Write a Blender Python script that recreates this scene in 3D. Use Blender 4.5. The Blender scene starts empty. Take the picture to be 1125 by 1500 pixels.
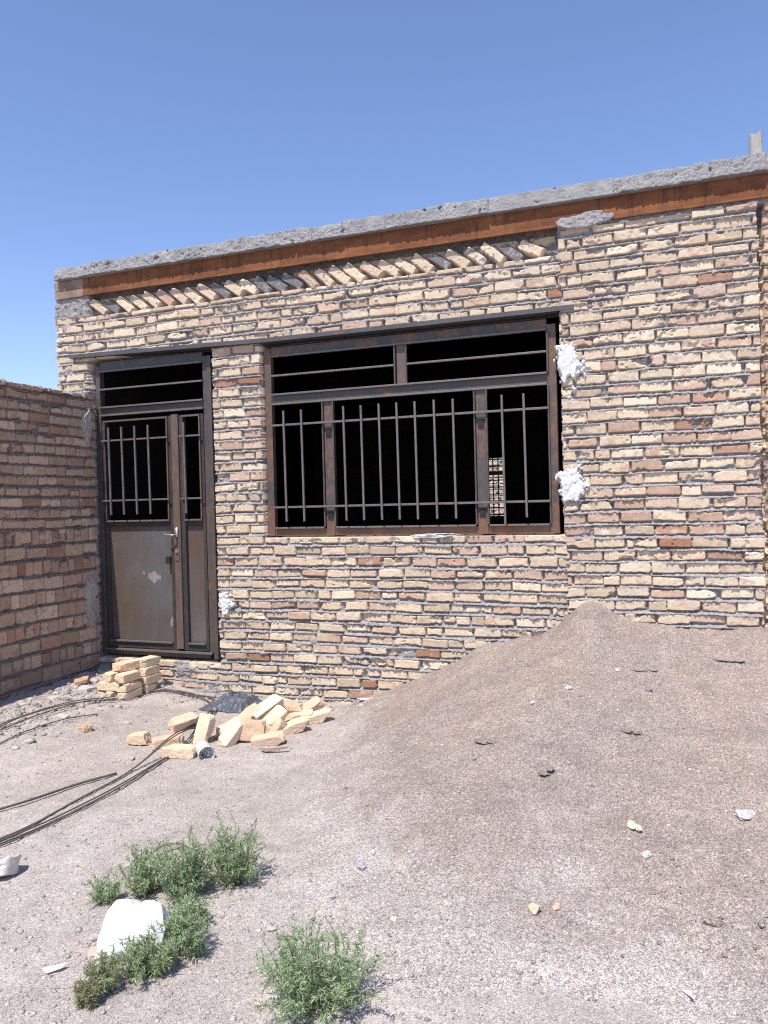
import bpy, bmesh, math, random
import numpy as np
from mathutils import Vector, Matrix, Euler, noise as mnoise

random.seed(7)
R = math.radians
scene = bpy.context.scene
col = scene.collection

# ------------------------------------------------------------------ naming
def tag(o, label=None, cat=None, group=None, kind=None):
    if label: o['label'] = label
    if cat: o['category'] = cat
    if group: o['group'] = group
    if kind: o['kind'] = kind
    return o

def empty(name, loc=(0, 0, 0)):
    o = bpy.data.objects.new(name, None)
    o.location = loc
    o.empty_display_size = 0.1
    col.objects.link(o)
    return o

# ------------------------------------------------------------------ noise (numpy)
def _hash(ix, iy, seed):
    h = (ix.astype(np.int64) * 374761393 + iy.astype(np.int64) * 668265263 + seed * 1274126177) & 0xffffffff
    h = ((h ^ (h >> 13)) * 1274126177) & 0xffffffff
    h = ((h ^ (h >> 16)) * 2246822519) & 0xffffffff
    return ((h ^ (h >> 15)) & 0xffff) / 65535.0

def vnoise(x, y, seed=0):
    x = np.asarray(x, float); y = np.asarray(y, float)
    ix = np.floor(x); iy = np.floor(y)
    fx = x - ix; fy = y - iy
    fx = fx * fx * fx * (fx * (fx * 6 - 15) + 10); fy = fy * fy * fy * (fy * (fy * 6 - 15) + 10)
    a = _hash(ix, iy, seed); b = _hash(ix + 1, iy, seed)
    c = _hash(ix, iy + 1, seed); d = _hash(ix + 1, iy + 1, seed)
    return (a + (b - a) * fx) * (1 - fy) + (c + (d - c) * fx) * fy

def fbm(x, y, seed=0, octs=3, gain=0.5):
    """-1..1"""
    s = 0; a = 1; t = 0
    for i in range(octs):
        ca, sa = math.cos(0.6 * i), math.sin(0.6 * i)
        s = s + a * (vnoise((x * ca - y * sa) * 2 ** i + 17.3 * i, (x * sa + y * ca) * 2 ** i - 9.1 * i, seed + 31 * i) * 2 - 1)
        t += a; a *= gain
    return s / t

def sstep(a, b, x):
    t = np.clip((x - a) / (b - a), 0, 1)
    return t * t * (3 - 2 * t)

# ------------------------------------------------------------------ materials
def new_mat(name):
    m = bpy.data.materials.new(name); m.use_nodes = True
    nt = m.node_tree; nt.nodes.clear()
    out = nt.nodes.new('ShaderNodeOutputMaterial')
    b = nt.nodes.new('ShaderNodeBsdfPrincipled')
    nt.links.new(b.outputs[0], out.inputs[0])
    b.inputs['Specular IOR Level'].default_value = 0.25
    return m, nt, b

def N(nt, typ, **kw):
    n = nt.nodes.new(typ)
    for k, v in kw.items():
        if k in n.inputs: n.inputs[k].default_value = v
        else: setattr(n, k, v)
    return n

def obj_co(nt, scale=None):
    t = N(nt, 'ShaderNodeTexCoord')
    if scale is None: return t.outputs['Object']
    mp = N(nt, 'ShaderNodeMapping'); mp.inputs['Scale'].default_value = scale
    nt.links.new(t.outputs['Object'], mp.inputs[0])
    return mp.outputs[0]

def nz(nt, co, scale, detail=4, rough=0.55):
    n = N(nt, 'ShaderNodeTexNoise'); n.inputs['Scale'].default_value = scale
    n.inputs['Detail'].default_value = detail; n.inputs['Roughness'].default_value = rough
    nt.links.new(co, n.inputs['Vector'])
    return n.outputs['Fac']

def ramp(nt, fac, stops):
    r = N(nt, 'ShaderNodeValToRGB')
    e = r.color_ramp.elements
    while len(e) < len(stops): e.new(0.5)
    for i, (p, c) in enumerate(stops):
        e[i].position = p
        e[i].color = (c, c, c, 1) if isinstance(c, (int, float)) else (*c, 1)
    nt.links.new(fac, r.inputs[0])
    return r.outputs[0]

def mix(nt, fac, a, b, mode='MIX'):
    m = N(nt, 'ShaderNodeMix', data_type='RGBA', blend_type=mode)
    for sock, v in ((m.inputs[0], fac), (m.inputs[6], a), (m.inputs[7], b)):
        if isinstance(v, bpy.types.NodeSocket): nt.links.new(v, sock)
        elif isinstance(v, (int, float)): sock.default_value = v if sock == m.inputs[0] else (v, v, v, 1)
        else: sock.default_value = (*v, 1)
    return m.outputs[2]

def bump(nt, b, h, strength=0.5, dist=0.01):
    n = N(nt, 'ShaderNodeBump'); n.inputs['Strength'].default_value = strength; n.inputs['Distance'].default_value = dist
    nt.links.new(h, n.inputs['Height'])
    nt.links.new(n.outputs[0], b.inputs['Normal'])

def mat_attr(name, fine=260.0, bstr=0.6, bdist=0.003, var=0.22, rough=0.95):
    """colour comes from the mesh's own per-brick colour attribute, with grain and pores on top"""
    m, nt, b = new_mat(name)
    a = N(nt, 'ShaderNodeAttribute', attribute_name='Col')
    co = obj_co(nt)
    f = nz(nt, co, fine, 3, 0.7)
    g = ramp(nt, f, [(0.25, 1 - var), (0.75, 1 + var)])
    c = mix(nt, 1.0, a.outputs['Color'], g, 'MULTIPLY')
    nt.links.new(c, b.inputs['Base Color'])
    b.inputs['Roughness'].default_value = rough
    b.inputs['Specular IOR Level'].default_value = 0.15
    bump(nt, b, f, bstr, bdist)
    return m

def mat_noise(name, c1, c2, scale=8, fine=200, rough=0.9, spec=0.2, bstr=0.4, bdist=0.003, metal=0.0):
    m, nt, b = new_mat(name)
    co = obj_co(nt)
    f1 = nz(nt, co, scale, 5, 0.6); f2 = nz(nt, co, fine, 3, 0.7)
    c = mix(nt, ramp(nt, f1, [(0.35, 0.0), (0.65, 1.0)]), c1, c2)
    c = mix(nt, 1.0, c, ramp(nt, f2, [(0.25, 0.8), (0.75, 1.2)]), 'MULTIPLY')
    nt.links.new(c, b.inputs['Base Color'])
    b.inputs['Roughness'].default_value = rough; b.inputs['Metallic'].default_value = metal
    b.inputs['Specular IOR Level'].default_value = spec
    bump(nt, b, f2, bstr, bdist)
    return m

GRD = ((0.475, 0.420, 0.392), (0.410, 0.358, 0.330)); HEAP = ((0.318, 0.262, 0.235), (0.362, 0.292, 0.250))
def mat_gravel(name, base, base2, under=None, grain=230.0, patch=1.3, con=1.0):
    m, nt, b = new_mat(name)
    co = obj_co(nt)
    v = N(nt, 'ShaderNodeTexVoronoi'); v.inputs['Scale'].default_value = grain
    nt.links.new(co, v.inputs['Vector'])
    v2 = N(nt, 'ShaderNodeTexVoronoi'); v2.inputs['Scale'].default_value = grain * 0.45
    nt.links.new(co, v2.inputs['Vector'])
    bw = N(nt, 'ShaderNodeRGBToBW'); nt.links.new(v.outputs['Color'], bw.inputs[0])
    bw2 = N(nt, 'ShaderNodeRGBToBW'); nt.links.new(v2.outputs['Color'], bw2.inputs[0])
    big = nz(nt, co, patch, 5, 0.6)
    mid = nz(nt, co, 7, 5, 0.7)
    c = mix(nt, ramp(nt, big, [(0.38, 0.0), (0.62, 1.0)]), base, base2)
    if under is not None:       # thin outwash at the toe: the yard's own sand shows through
        a = N(nt, 'ShaderNodeAttribute', attribute_name='Col')
        s_ = N(nt, 'ShaderNodeSeparateColor'); nt.links.new(a.outputs['Color'], s_.inputs[0])
        cu = mix(nt, ramp(nt, big, [(0.38, 0.0), (0.62, 1.0)]), under[0], under[1])
        c = mix(nt, s_.outputs[0], cu, c)
    c = mix(nt, 1.0, c, ramp(nt, mid, [(0.3, 0.84), (0.7, 1.14)]), 'MULTIPLY')
    c = mix(nt, 1.0, c, ramp(nt, bw.outputs[0], [(0.15, 1 - 0.40 * con), (0.5, 0.98), (0.85, 1 + 0.42 * con)]), 'MULTIPLY')
    c = mix(nt, 1.0, c, ramp(nt, bw2.outputs[0], [(0.2, 0.88), (0.8, 1.13)]), 'MULTIPLY')
    hue = mix(nt, 0.14, (1, 1, 1), v.outputs['Color'], 'MULTIPLY')      # a few warm and bluish grains
    c = mix(nt, 1.0, c, hue, 'MULTIPLY')
    nt.links.new(c, b.inputs['Base Color'])
    b.inputs['Roughness'].default_value = 0.95; b.inputs['Specular IOR Level'].default_value = 0.12
    inv = N(nt, 'ShaderNodeMath', operation='MULTIPLY'); inv.inputs[1].default_value = -1.0
    nt.links.new(v.outputs['Distance'], inv.inputs[0])
    ad = N(nt, 'ShaderNodeMath', operation='ADD')
    nt.links.new(inv.outputs[0], ad.inputs[0]); nt.links.new(bw2.outputs[0], ad.inputs[1])
    bump(nt, b, ad.outputs[0], 0.85 * con, 0.004)
    return m

def mat_steel(name, dark=(0.066, 0.063, 0.064), brown=(0.095, 0.074, 0.062), rust=(0.25, 0.105, 0.045), rustiness=0.5, rough=0.5, low=None):
    """bare mill steel going brown, with orange rust in blotches (more towards a rusty foot when low is given)"""
    m, nt, b = new_mat(name)
    co = obj_co(nt)
    f1 = nz(nt, co, 3.5, 5, 0.65); f2 = nz(nt, co, 11, 6, 0.7); f3 = nz(nt, obj_co(nt, (60, 60, 9)), 2.0, 3)
    c = mix(nt, ramp(nt, f1, [(0.35, 0.0), (0.65, 1.0)]), dark, brown)
    c = mix(nt, 1.0, c, ramp(nt, f3, [(0.3, 0.75), (0.7, 1.3)]), 'MULTIPLY')
    fac = ramp(nt, f2, [(0.62 - 0.18 * rustiness, 0.0), (0.74 - 0.1 * rustiness, 0.85)])
    if low is not None:
        s = N(nt, 'ShaderNodeSeparateXYZ'); nt.links.new(co, s.inputs[0])
        mr = N(nt, 'ShaderNodeMapRange'); mr.inputs[1].default_value = low[0]; mr.inputs[2].default_value = low[1]
        mr.inputs[3].default_value = 0.55; mr.inputs[4].default_value = 0.0
        nt.links.new(s.outputs[2], mr.inputs[0])
        ad = N(nt, 'ShaderNodeMath', operation='ADD', use_clamp=True)
        nt.links.new(fac, ad.inputs[0]); nt.links.new(mr.outputs[0], ad.inputs[1]); fac = ad.outputs[0]
    c = mix(nt, fac, c, rust)
    nt.links.new(c, b.inputs['Base Color'])
    b.inputs['Roughness'].default_value = rough
    b.inputs['Metallic'].default_value = 0.15
    b.inputs['Specular IOR Level'].default_value = 0.5
    bump(nt, b, f2, 0.25, 0.003)
    return m

M = {}
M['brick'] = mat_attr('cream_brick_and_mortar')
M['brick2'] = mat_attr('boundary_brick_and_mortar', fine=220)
M['loose'] = mat_attr('loose_cream_brick', fine=150, bstr=0.7, bdist=0.003, var=0.14)
M['rubble'] = mat_attr('mixed_stones', fine=180, bstr=0.5, bdist=0.002)
M['concrete'] = mat_noise('rough_concrete', (0.235, 0.23, 0.235), (0.345, 0.335, 0.33), 7, 130, 0.95, 0.15, 0.9, 0.006)
M['post'] = mat_noise('concrete_post', (0.30, 0.29, 0.28), (0.40, 0.39, 0.37), 6, 120, 0.95, 0.15, 0.5, 0.004)
M['inside'] = mat_noise('interior_painted_shade', (0.020, 0.019, 0.018), (0.032, 0.030, 0.028), 2, 60, 1.0, 0.0)  # near-black base colour stands in for the shade of the unlit room
M['timber'] = mat_noise('weathered_plate', (0.20, 0.135, 0.105), (0.30, 0.22, 0.18), 6, 90, 0.9, 0.1)
M['plaster'] = mat_noise('white_gypsum', (0.56, 0.55, 0.54), (0.72, 0.72, 0.72), 14, 120, 0.9, 0.2, 0.6, 0.003)
M['plaster_grey'] = mat_noise('grey_gypsum', (0.31, 0.270, 0.235), (0.40, 0.355, 0.315), 8, 120, 0.95, 0.1, 0.6, 0.004)
M['steel'] = mat_steel('weathered_steel', rustiness=0.25)
M['steel_low'] = mat_steel('weathered_steel_rusty_foot', brown=(0.13, 0.085, 0.062), rustiness=0.72, low=(1.28, 1.55))
M['steel_brown'] = mat_steel('brown_rusty_steel', dark=(0.115, 0.085, 0.072), brown=(0.145, 0.096, 0.072), rustiness=0.5)
M['steel_bar'] = mat_steel('bar_steel', dark=(0.125, 0.118, 0.120), brown=(0.15, 0.125, 0.11), rustiness=0.28, rough=0.45)
M['steel_dark'] = mat_steel('dark_door_steel', dark=(0.036, 0.037, 0.041), brown=(0.060, 0.048, 0.042), rustiness=0.2)
M['steel_blue'] = mat_steel('lintel_steel', dark=(0.085, 0.09, 0.10), brown=(0.075, 0.065, 0.062), rustiness=0.1)
M['ground'] = mat_gravel('sandy_ground', GRD[0], GRD[1], grain=310.0, con=0.75)
M['heap'] = mat_gravel('washed_gravel_sand', HEAP[0], HEAP[1], GRD)
M['rod'] = mat_noise('steel_rod', (0.085, 0.072, 0.068), (0.12, 0.092, 0.078), 9, 120, 0.7, 0.3)
M['chrome'] = mat_noise('handle_metal', (0.55, 0.54, 0.52), (0.66, 0.65, 0.63), 20, 100, 0.35, 0.5, 0.1, 0.001, metal=0.8)
M['black'] = mat_noise('black_lock', (0.015, 0.015, 0.016), (0.03, 0.028, 0.028), 20, 100, 0.6, 0.3)
M['red'] = mat_noise('red_wrapper', (0.40, 0.05, 0.035), (0.30, 0.04, 0.03), 30, 120, 0.45, 0.5)

# rusty beam
def mat_beam():
    m, nt, b = new_mat('rusted_beam_steel')
    co = obj_co(nt, (1, 1, 3)); f1 = nz(nt, co, 3.0, 6, 0.7); f2 = nz(nt, co, 60, 4, 0.7)
    s = nz(nt, obj_co(nt, (7, 1, 0.8)), 3.0, 5, 0.7)
    c = mix(nt, ramp(nt, f1, [(0.3, 0.0), (0.7, 1.0)]), (0.120, 0.045, 0.024), (0.285, 0.115, 0.046))
    c = mix(nt, 1.0, c, ramp(nt, f2, [(0.25, 0.75), (0.75, 1.25)]), 'MULTIPLY')
    c = mix(nt, ramp(nt, s, [(0.52, 0.0), (0.66, 0.75)]), c, (0.085, 0.042, 0.028))
    nt.links.new(c, b.inputs['Base Color']); b.inputs['Roughness'].default_value = 0.9
    bump(nt, b, f2, 0.3, 0.003)
    return m
M['beam'] = mat_beam()

# door sheet: dull brown-grey sheet steel, streaky, with pale scuffs
def mat_sheet():
    m, nt, b = new_mat('door_sheet_steel')
    co = obj_co(nt)
    f1 = nz(nt, co, 2.1, 4, 0.55); st = nz(nt, obj_co(nt, (26, 26, 2.2)), 1.6, 4); sp = nz(nt, obj_co(nt, (30, 30, 9)), 1.0, 5, 0.7)
    c = mix(nt, ramp(nt, f1, [(0.35, 0.0), (0.65, 1.0)]), (0.205, 0.150, 0.120), (0.205, 0.207, 0.218))
    c = mix(nt, 1.0, c, ramp(nt, st, [(0.3, 0.93), (0.7, 1.08)]), 'MULTIPLY')
    c = mix(nt, ramp(nt, sp, [(0.66, 0.0), (0.74, 0.6)]), c, (0.40, 0.36, 0.31))
    c = mix(nt, ramp(nt, nz(nt, co, 2.3, 6, 0.7), [(0.5, 0.0), (0.72, 0.7)]), c, (0.20, 0.135, 0.10))
    nt.links.new(c, b.inputs['Base Color'])
    nt.links.new(ramp(nt, f1, [(0.3, 0.24), (0.7, 0.36)]), b.inputs['Roughness'])
    b.inputs['Metallic'].default_value = 0.55; b.inputs['Specular IOR Level'].default_value = 0.5
    bump(nt, b, nz(nt, co, 2.6, 2), 0.25, 0.02)
    return m
M['sheet'] = mat_sheet()

def mat_cloth(name, c, rough=0.7, trans=0.0, spec=0.3):
    m, nt, b = new_mat(name)
    co = obj_co(nt); f = nz(nt, co, 40, 4, 0.6); g = nz(nt, co, 500, 2)
    cc = mix(nt, 1.0, c, ramp(nt, f, [(0.3, 0.92), (0.7, 1.06)]), 'MULTIPLY')
    nt.links.new(cc, b.inputs['Base Color']); b.inputs['Roughness'].default_value = rough
    b.inputs['Specular IOR Level'].default_value = spec
    if trans: 
        b.inputs['Subsurface Weight'].default_value = trans
        b.inputs['Subsurface Radius'].default_value = (0.02, 0.02, 0.02)
    bump(nt, b, g, 0.15, 0.001)
    return m
M['sack'] = mat_cloth('white_woven_sack', (0.78, 0.78, 0.79), 0.6)
M['paper'] = mat_cloth('dirty_white_plastic', (0.56, 0.53, 0.49), 0.5)
M['scrap'] = mat_cloth('white_scrap', (0.84, 0.83, 0.82), 0.6)
M['blackbag'] = mat_cloth('dusty_black_plastic', (0.085, 0.093, 0.115), 0.5, spec=0.45)

def mat_leaf():
    m, nt, b = new_mat('weed_leaf')
    a = N(nt, 'ShaderNodeAttribute', attribute_name='Col')
    nt.links.new(a.outputs['Color'], b.inputs['Base Color'])
    b.inputs['Roughness'].default_value = 0.6; b.inputs['Specular IOR Level'].default_value = 0.25
    out = [n for n in nt.nodes if n.type == 'OUTPUT_MATERIAL'][0]
    tr = N(nt, 'ShaderNodeBsdfTranslucent'); nt.links.new(a.outputs['Color'], tr.inputs[0])
    ms = N(nt, 'ShaderNodeMixShader'); ms.inputs[0].default_value = 0.38
    nt.links.new(b.outputs[0], ms.inputs[1]); nt.links.new(tr.outputs[0], ms.inputs[2])
    nt.links.new(ms.outputs[0], out.inputs[0])
    return m
M['leaf'] = mat_leaf()

def mat_glass():
    m, nt, b = new_mat('cloudy_clear_plastic')
    b.inputs['Base Color'].default_value = (0.74, 0.76, 0.75, 1); b.inputs['Roughness'].default_value = 0.2
    b.inputs['Transmission Weight'].default_value = 0.35; b.inputs['IOR'].default_value = 1.2
    return m
M['glass'] = mat_glass()

# ------------------------------------------------------------------ mesh building
def mesh_obj(name, V, F, mat, parent=None, colors=None, smooth=False):
    me = bpy.data.meshes.new(name)
    V = np.asarray(V, np.float32).reshape(-1, 3)
    if isinstance(F, np.ndarray):
        n, k = F.shape
        me.vertices.add(len(V)); me.vertices.foreach_set('co', V.ravel())
        me.loops.add(n * k); me.loops.foreach_set('vertex_index', F.astype(np.int32).ravel())
        me.polygons.add(n); me.polygons.foreach_set('loop_start', np.arange(0, n * k, k, dtype=np.int32))
        me.update(calc_edges=True)
    else:
        me.from_pydata([tuple(map(float, v)) for v in V], [], F)
    me.validate(clean_customdata=False)
    if colors is not None:
        at = me.color_attributes.new('Col', 'FLOAT_COLOR', 'POINT')
        c4 = np.ones((len(V), 4), np.float32); c4[:, :3] = np.asarray(colors, np.float32).reshape(-1, 3)
        at.data.foreach_set('color', c4.ravel())
    if smooth: me.polygons.foreach_set('use_smooth', np.ones(len(me.polygons), bool))
    me.materials.append(mat)
    me.update()
    o = bpy.data.objects.new(name, me)
    col.objects.link(o)
    if parent is not None: o.parent = parent
    return o

class MB:
    """collects simple shapes into one mesh"""
    def __init__(s): s.v = []; s.f = []; s.c = []
    def add(s, v, f, c=(0.4, 0.4, 0.4)):
        b = len(s.v); s.v += [tuple(p) for p in v]; s.f += [tuple(i + b for i in q) for q in f]
        s.c += [c] * len(v)
    def box(s, x0, x1, y0, y1, z0, z1, c=(0.4, 0.4, 0.4)):
        v = [(x, y, z) for z in (z0, z1) for y in (y0, y1) for x in (x0, x1)]
        s.add(v, [(0, 2, 3, 1), (4, 5, 7, 6), (0, 1, 5, 4), (2, 6, 7, 3), (0, 4, 6, 2), (1, 3, 7, 5)], c)
    def beam(s, a, b, w, d):
        """square bar from a to b: width w across, d in depth"""
        a = Vector(a); b = Vector(b); t = (b - a).normalized()
        dep = Vector((0, 1, 0)) if abs(t.y) < 0.9 else Vector((0, 0, 1))
        n = t.cross(dep).normalized(); dep = n.cross(t).normalized()
        v = [p + n * (i * w / 2) + dep * (j * d / 2) for p in (a, b) for i, j in ((-1, -1), (1, -1), (1, 1), (-1, 1))]
        s.add(v, [(0, 1, 2, 3), (7, 6, 5, 4), (0, 4, 5, 1), (1, 5, 6, 2), (2, 6, 7, 3), (3, 7, 4, 0)])
    def tube(s, pts, r, n=6, c=(0.4, 0.4, 0.4)):
        pts = [Vector(p) for p in pts]; k = len(pts); v = []; f = []
        for i, p in enumerate(pts):
            t = (pts[min(i + 1, k - 1)] - pts[max(i - 1, 0)]).normalized()
            u = t.cross(Vector((0, 0, 1)))
            if u.length < 1e-3: u = Vector((1, 0, 0))
            u.normalize(); w = u.cross(t)
            rr = r[i] if isinstance(r, (list, tuple)) else r
            for j in range(n):
                a = 2 * math.pi * j / n
                v.append(p + u * (math.cos(a) * rr) + w * (math.sin(a) * rr))
        for i in range(k - 1):
            for j in range(n):
                f.append((i * n + j, i * n + (j + 1) % n, (i + 1) * n + (j + 1) % n, (i + 1) * n + j))
        f.append(tuple(range(n - 1, -1, -1))); f.append(tuple((k - 1) * n + j for j in range(n)))
        s.add(v, f, c)
    def build(s, name, mat, parent=None, bevel=0.0, colors=False, smooth=False):
        o = mesh_obj(name, s.v, s.f, mat, parent, s.c if colors else None, smooth)
        if bevel:
            md = o.modifiers.new('bevel', 'BEVEL'); md.width = bevel; md.segments = 2; md.limit_method = 'ANGLE'
        return o

def spline(pts, n=8):
    P = [Vector(p) for p in pts]; out = []
    P = [P[0] * 2 - P[1]] + P + [P[-1] * 2 - P[-2]]
    for i in range(1, len(P) - 2):
        for k in range(n):
            t = k / n
            a, b, c, d = P[i - 1], P[i], P[i + 1], P[i + 2]
            out.append(0.5 * ((2 * b) + (c - a) * t + (2 * a - 5 * b + 4 * c - d) * t * t + (3 * b - a - 3 * c + d) * t ** 3))
    out.append(P[-2]); return out

# ------------------------------------------------------------------ masonry relief
CREAM = 1.08 * np.array([(0.575, 0.462, 0.330), (0.605, 0.490, 0.358), (0.555, 0.440, 0.310), (0.57, 0.443, 0.318), (0.615, 0.507, 0.38), (0.51, 0.40, 0.285)])
PINK = 1.05 * np.array([(0.51, 0.365, 0.275), (0.485, 0.33, 0.24), (0.54, 0.40, 0.31)])
RED = np.array([(0.42, 0.245, 0.17), (0.37, 0.195, 0.125), (0.46, 0.29, 0.21)])
MORT = np.array((0.285, 0.268, 0.265))

def masonry(U, V, rows, seed, lens, joint=0.012, warp=0.005, cover=0.0, mort=MORT, pal=(CREAM, PINK, RED), mixp=(0.72, 0.2, 0.08), spill=1.0, hot=()):
    """relief (towards the viewer) and colour of a rough brick wall. rows: list of (z_bottom, brick height, kind); lens(kind) -> brick length"""
    rng = np.random.RandomState(seed)
    H = np.full(U.shape, -0.02); C = np.zeros(U.shape + (3,)); C[:] = mort
    Vw = V + 0.011 * fbm(U * 0.9, V * 1.3, seed + 1, 2) + 0.0055 * fbm(U * 4, V * 4, seed + 2, 2)
    w1 = fbm(U * 38, V * 38, seed + 3, 3); w2 = fbm(U * 11, V * 14, seed + 4, 2); w3 = fbm(U * 120, V * 120, seed + 5, 2)
    rag = np.clip(fbm(U * 75, V * 11, seed + 6, 3) * 1.1 + 0.6 * fbm(U * 17, V * 5, seed + 7, 2) + 0.42, 0, 1.5)
    zone = sstep(-0.42, 0.40, fbm(U * 3.0, V * 6.0, seed + 8, 3))
    lump = fbm(U * 55, V * 70, seed + 9, 3) * 0.75 + 0.55 * fbm(U * 130, V * 150, seed + 13, 2)
    stain = fbm(U * 15, V * 22, seed + 10, 3); stain2 = fbm(U * 70, V * 80, seed + 11, 2)
    cov = fbm(U * 6.5, V * 7.5, seed + 12, 3)
    u0, u1 = U.min() - 0.3, U.max() + 0.3
    for k, (zb, h, kind) in enumerate(rows):
        top = rows[k + 1][0] if k + 1 < len(rows) else zb + h + 0.022
        m = (Vw >= zb) & (Vw < top)
        if not m.any(): continue
        edges = []; x = u0 - rng.uniform(0, 0.2)
        while x < u1:
            L = lens(kind, rng); edges.append((x, x + L)); x += L + joint * rng.uniform(0.35, 1.9)
        E0 = np.array([e[0] for e in edges]); E1 = np.array([e[1] for e in edges]); nb = len(edges)
        u = U[m]; v = Vw[m]
        b = np.clip(np.searchsorted(E0, u) - 1, 0, nb - 1)
        off = rng.normal(0, 0.0045, nb); tilt = rng.normal(0, 0.03, nb); tiltv = rng.normal(0.02, 0.05, nb)
        dz = rng.normal(0, 0.0026, nb); dh = np.abs(rng.normal(0, 0.0028, nb)) + 0.006 * (rng.rand(nb) < 0.12); rot = rng.normal(0, 0.016, nb); vj = rng.rand(nb)
        cu = (E0[b] + E1[b]) / 2; hu = (E1[b] - E0[b]) / 2
        cv = zb + h / 2 + dz[b]; hv = h / 2 - dh[b]
        du = u - cu; dv = v - cv - rot[b] * du
        rad = 0.003 + 0.011 * rng.rand(nb)[b] ** 1.5
        qx = np.abs(du) - hu + rad; qy = np.abs(dv) - hv + rad
        d = np.hypot(np.maximum(qx, 0), np.maximum(qy, 0)) + np.minimum(np.maximum(qx, qy), 0) - rad
        d = d + warp * (0.55 * w1[m] + 3.2 * np.maximum(w2[m] - 0.12, 0)) * (0.3 + 1.7 * rng.rand(nb)[b] ** 1.5)
        chip = sstep(0.3, 0.62, w2[m] * 0.8 + 0.5 * w1[m]) * 0.010 * rng.rand(nb)[b] * 2
        hb = off[b] + tilt[b] * du + tiltv[b] * dv * 0.5 - np.clip((d + 0.002) * 7.0, 0, 0.040) - chip + 0.0012 * w3[m] + 0.0016 * w1[m]
        # mortar: raked back under the brick above, spilling in ragged tongues over the brick below
        above = (v - (zb + h)) / max(top - zb - h, 1e-3)
        zn = zone[m]
        mm = np.where(above > 0, (0.002 + 0.005 * zn) - 0.027 * np.clip(above, 0, 1) ** 1.2, -0.015 - 0.020 * vj[b])
        e = (zb + h - v)
        sp = spill * zn * rag[m]
        tongue = (above <= 0) & (e < 0.001 + 0.021 * sp)
        mm = np.where(tongue, 0.0035 + 0.006 * np.clip(sp, 0, 1), mm)
        mm = mm + 0.0115 * lump[m] * (0.45 + 0.75 * zn) + 0.0025 * w3[m]
        cvr = cover if np.isscalar(cover) else cover[m]
        mm = np.maximum(mm, -0.016 + 0.055 * np.clip(cov[m] - 0.57 + cvr, -0.3, 0.45) + 0.006 * lump[m])
        ism = mm > hb
        H[m] = np.maximum(hb, mm)
        t = rng.rand(nb); base = np.zeros((nb, 3)); sec = np.zeros((nb, 3))
        for i in range(nb):
            kindc = 0 if t[i] < mixp[0] else (1 if t[i] < mixp[0] + mixp[1] else 2)
            for (hx, hz, kc) in hot:
                if E0[i] - 0.02 < hx < E1[i] + 0.02 and zb - 0.01 < hz < zb + h + 0.015: kindc = kc
            base[i] = pal[kindc][rng.randint(len(pal[kindc]))] * rng.uniform(0.84, 1.12)
            sec[i] = pal[(1, 0, 1)[kindc]][rng.randint(3)] if rng.rand() < 0.36 else base[i] * rng.uniform(0.86, 1.0)
        s = sstep(0.05, 0.35, stain[m] + rng.normal(0, 0.25, nb)[b])[:, None]
        cb = base[b] * (1 - s) + sec[b] * s
        cb = cb * (1 + 0.10 * stain2[m] + 0.08 * w1[m])[:, None]
        dust = (sstep(0.35, 0.75, fbm(u * 26, v * 30, seed + 20, 2)) * 0.45)[:, None]
        cb = cb * (1 - dust) + mort * 0.92 * dust
        cm = mort * (0.98 + 0.34 * lump[m] + 0.15 * w1[m])[:, None]
        C[m] = np.where(ism[:, None], cm, cb)
    return H, C

def grid_faces(nv, nu, keep):
    idx = np.arange(nv * nu).reshape(nv, nu)
    a = idx[:-1, :-1]; b = idx[:-1, 1:]; c = idx[1:, 1:]; d = idx[1:, :-1]
    F = np.stack([a, b, c, d], -1)
    return F[keep].reshape(-1, 4)

def compact(V, F, C):
    used = np.zeros(len(V), bool); used[F.ravel()] = True
    remap = np.cumsum(used) - 1
    return V[used], remap[F], C[used]

# ================================================================== GROUND
def ground_h(x, y):
    x = np.asarray(x, float); y = np.asarray(y, float)
    t = np.clip((-3.5 - x) / 1.1, 0, 1); t = t * t * (3 - 2 * t)
    h = 0.03 + 0.14 * t
    near = np.exp(-((x + 1.5) ** 2 + (y + 1.5) ** 2) / 30)
    h = h + near * (0.010 * fbm(x * 1.6, y * 1.6, 401, 3) + 0.007 * fbm(x * 7, y * 7, 402, 3))
    # churned rubble strip along the boundary wall and the facade foot
    strip = sstep(-3.7, -4.3, x) * sstep(-2.2, -0.6, y) + 0.6 * sstep(-0.45, -0.1, y) * sstep(-2.1, -2.6, x)
    h = h + strip * (0.016 * fbm(x * 14, y * 14, 403, 3) + 0.012)
    return h

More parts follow.
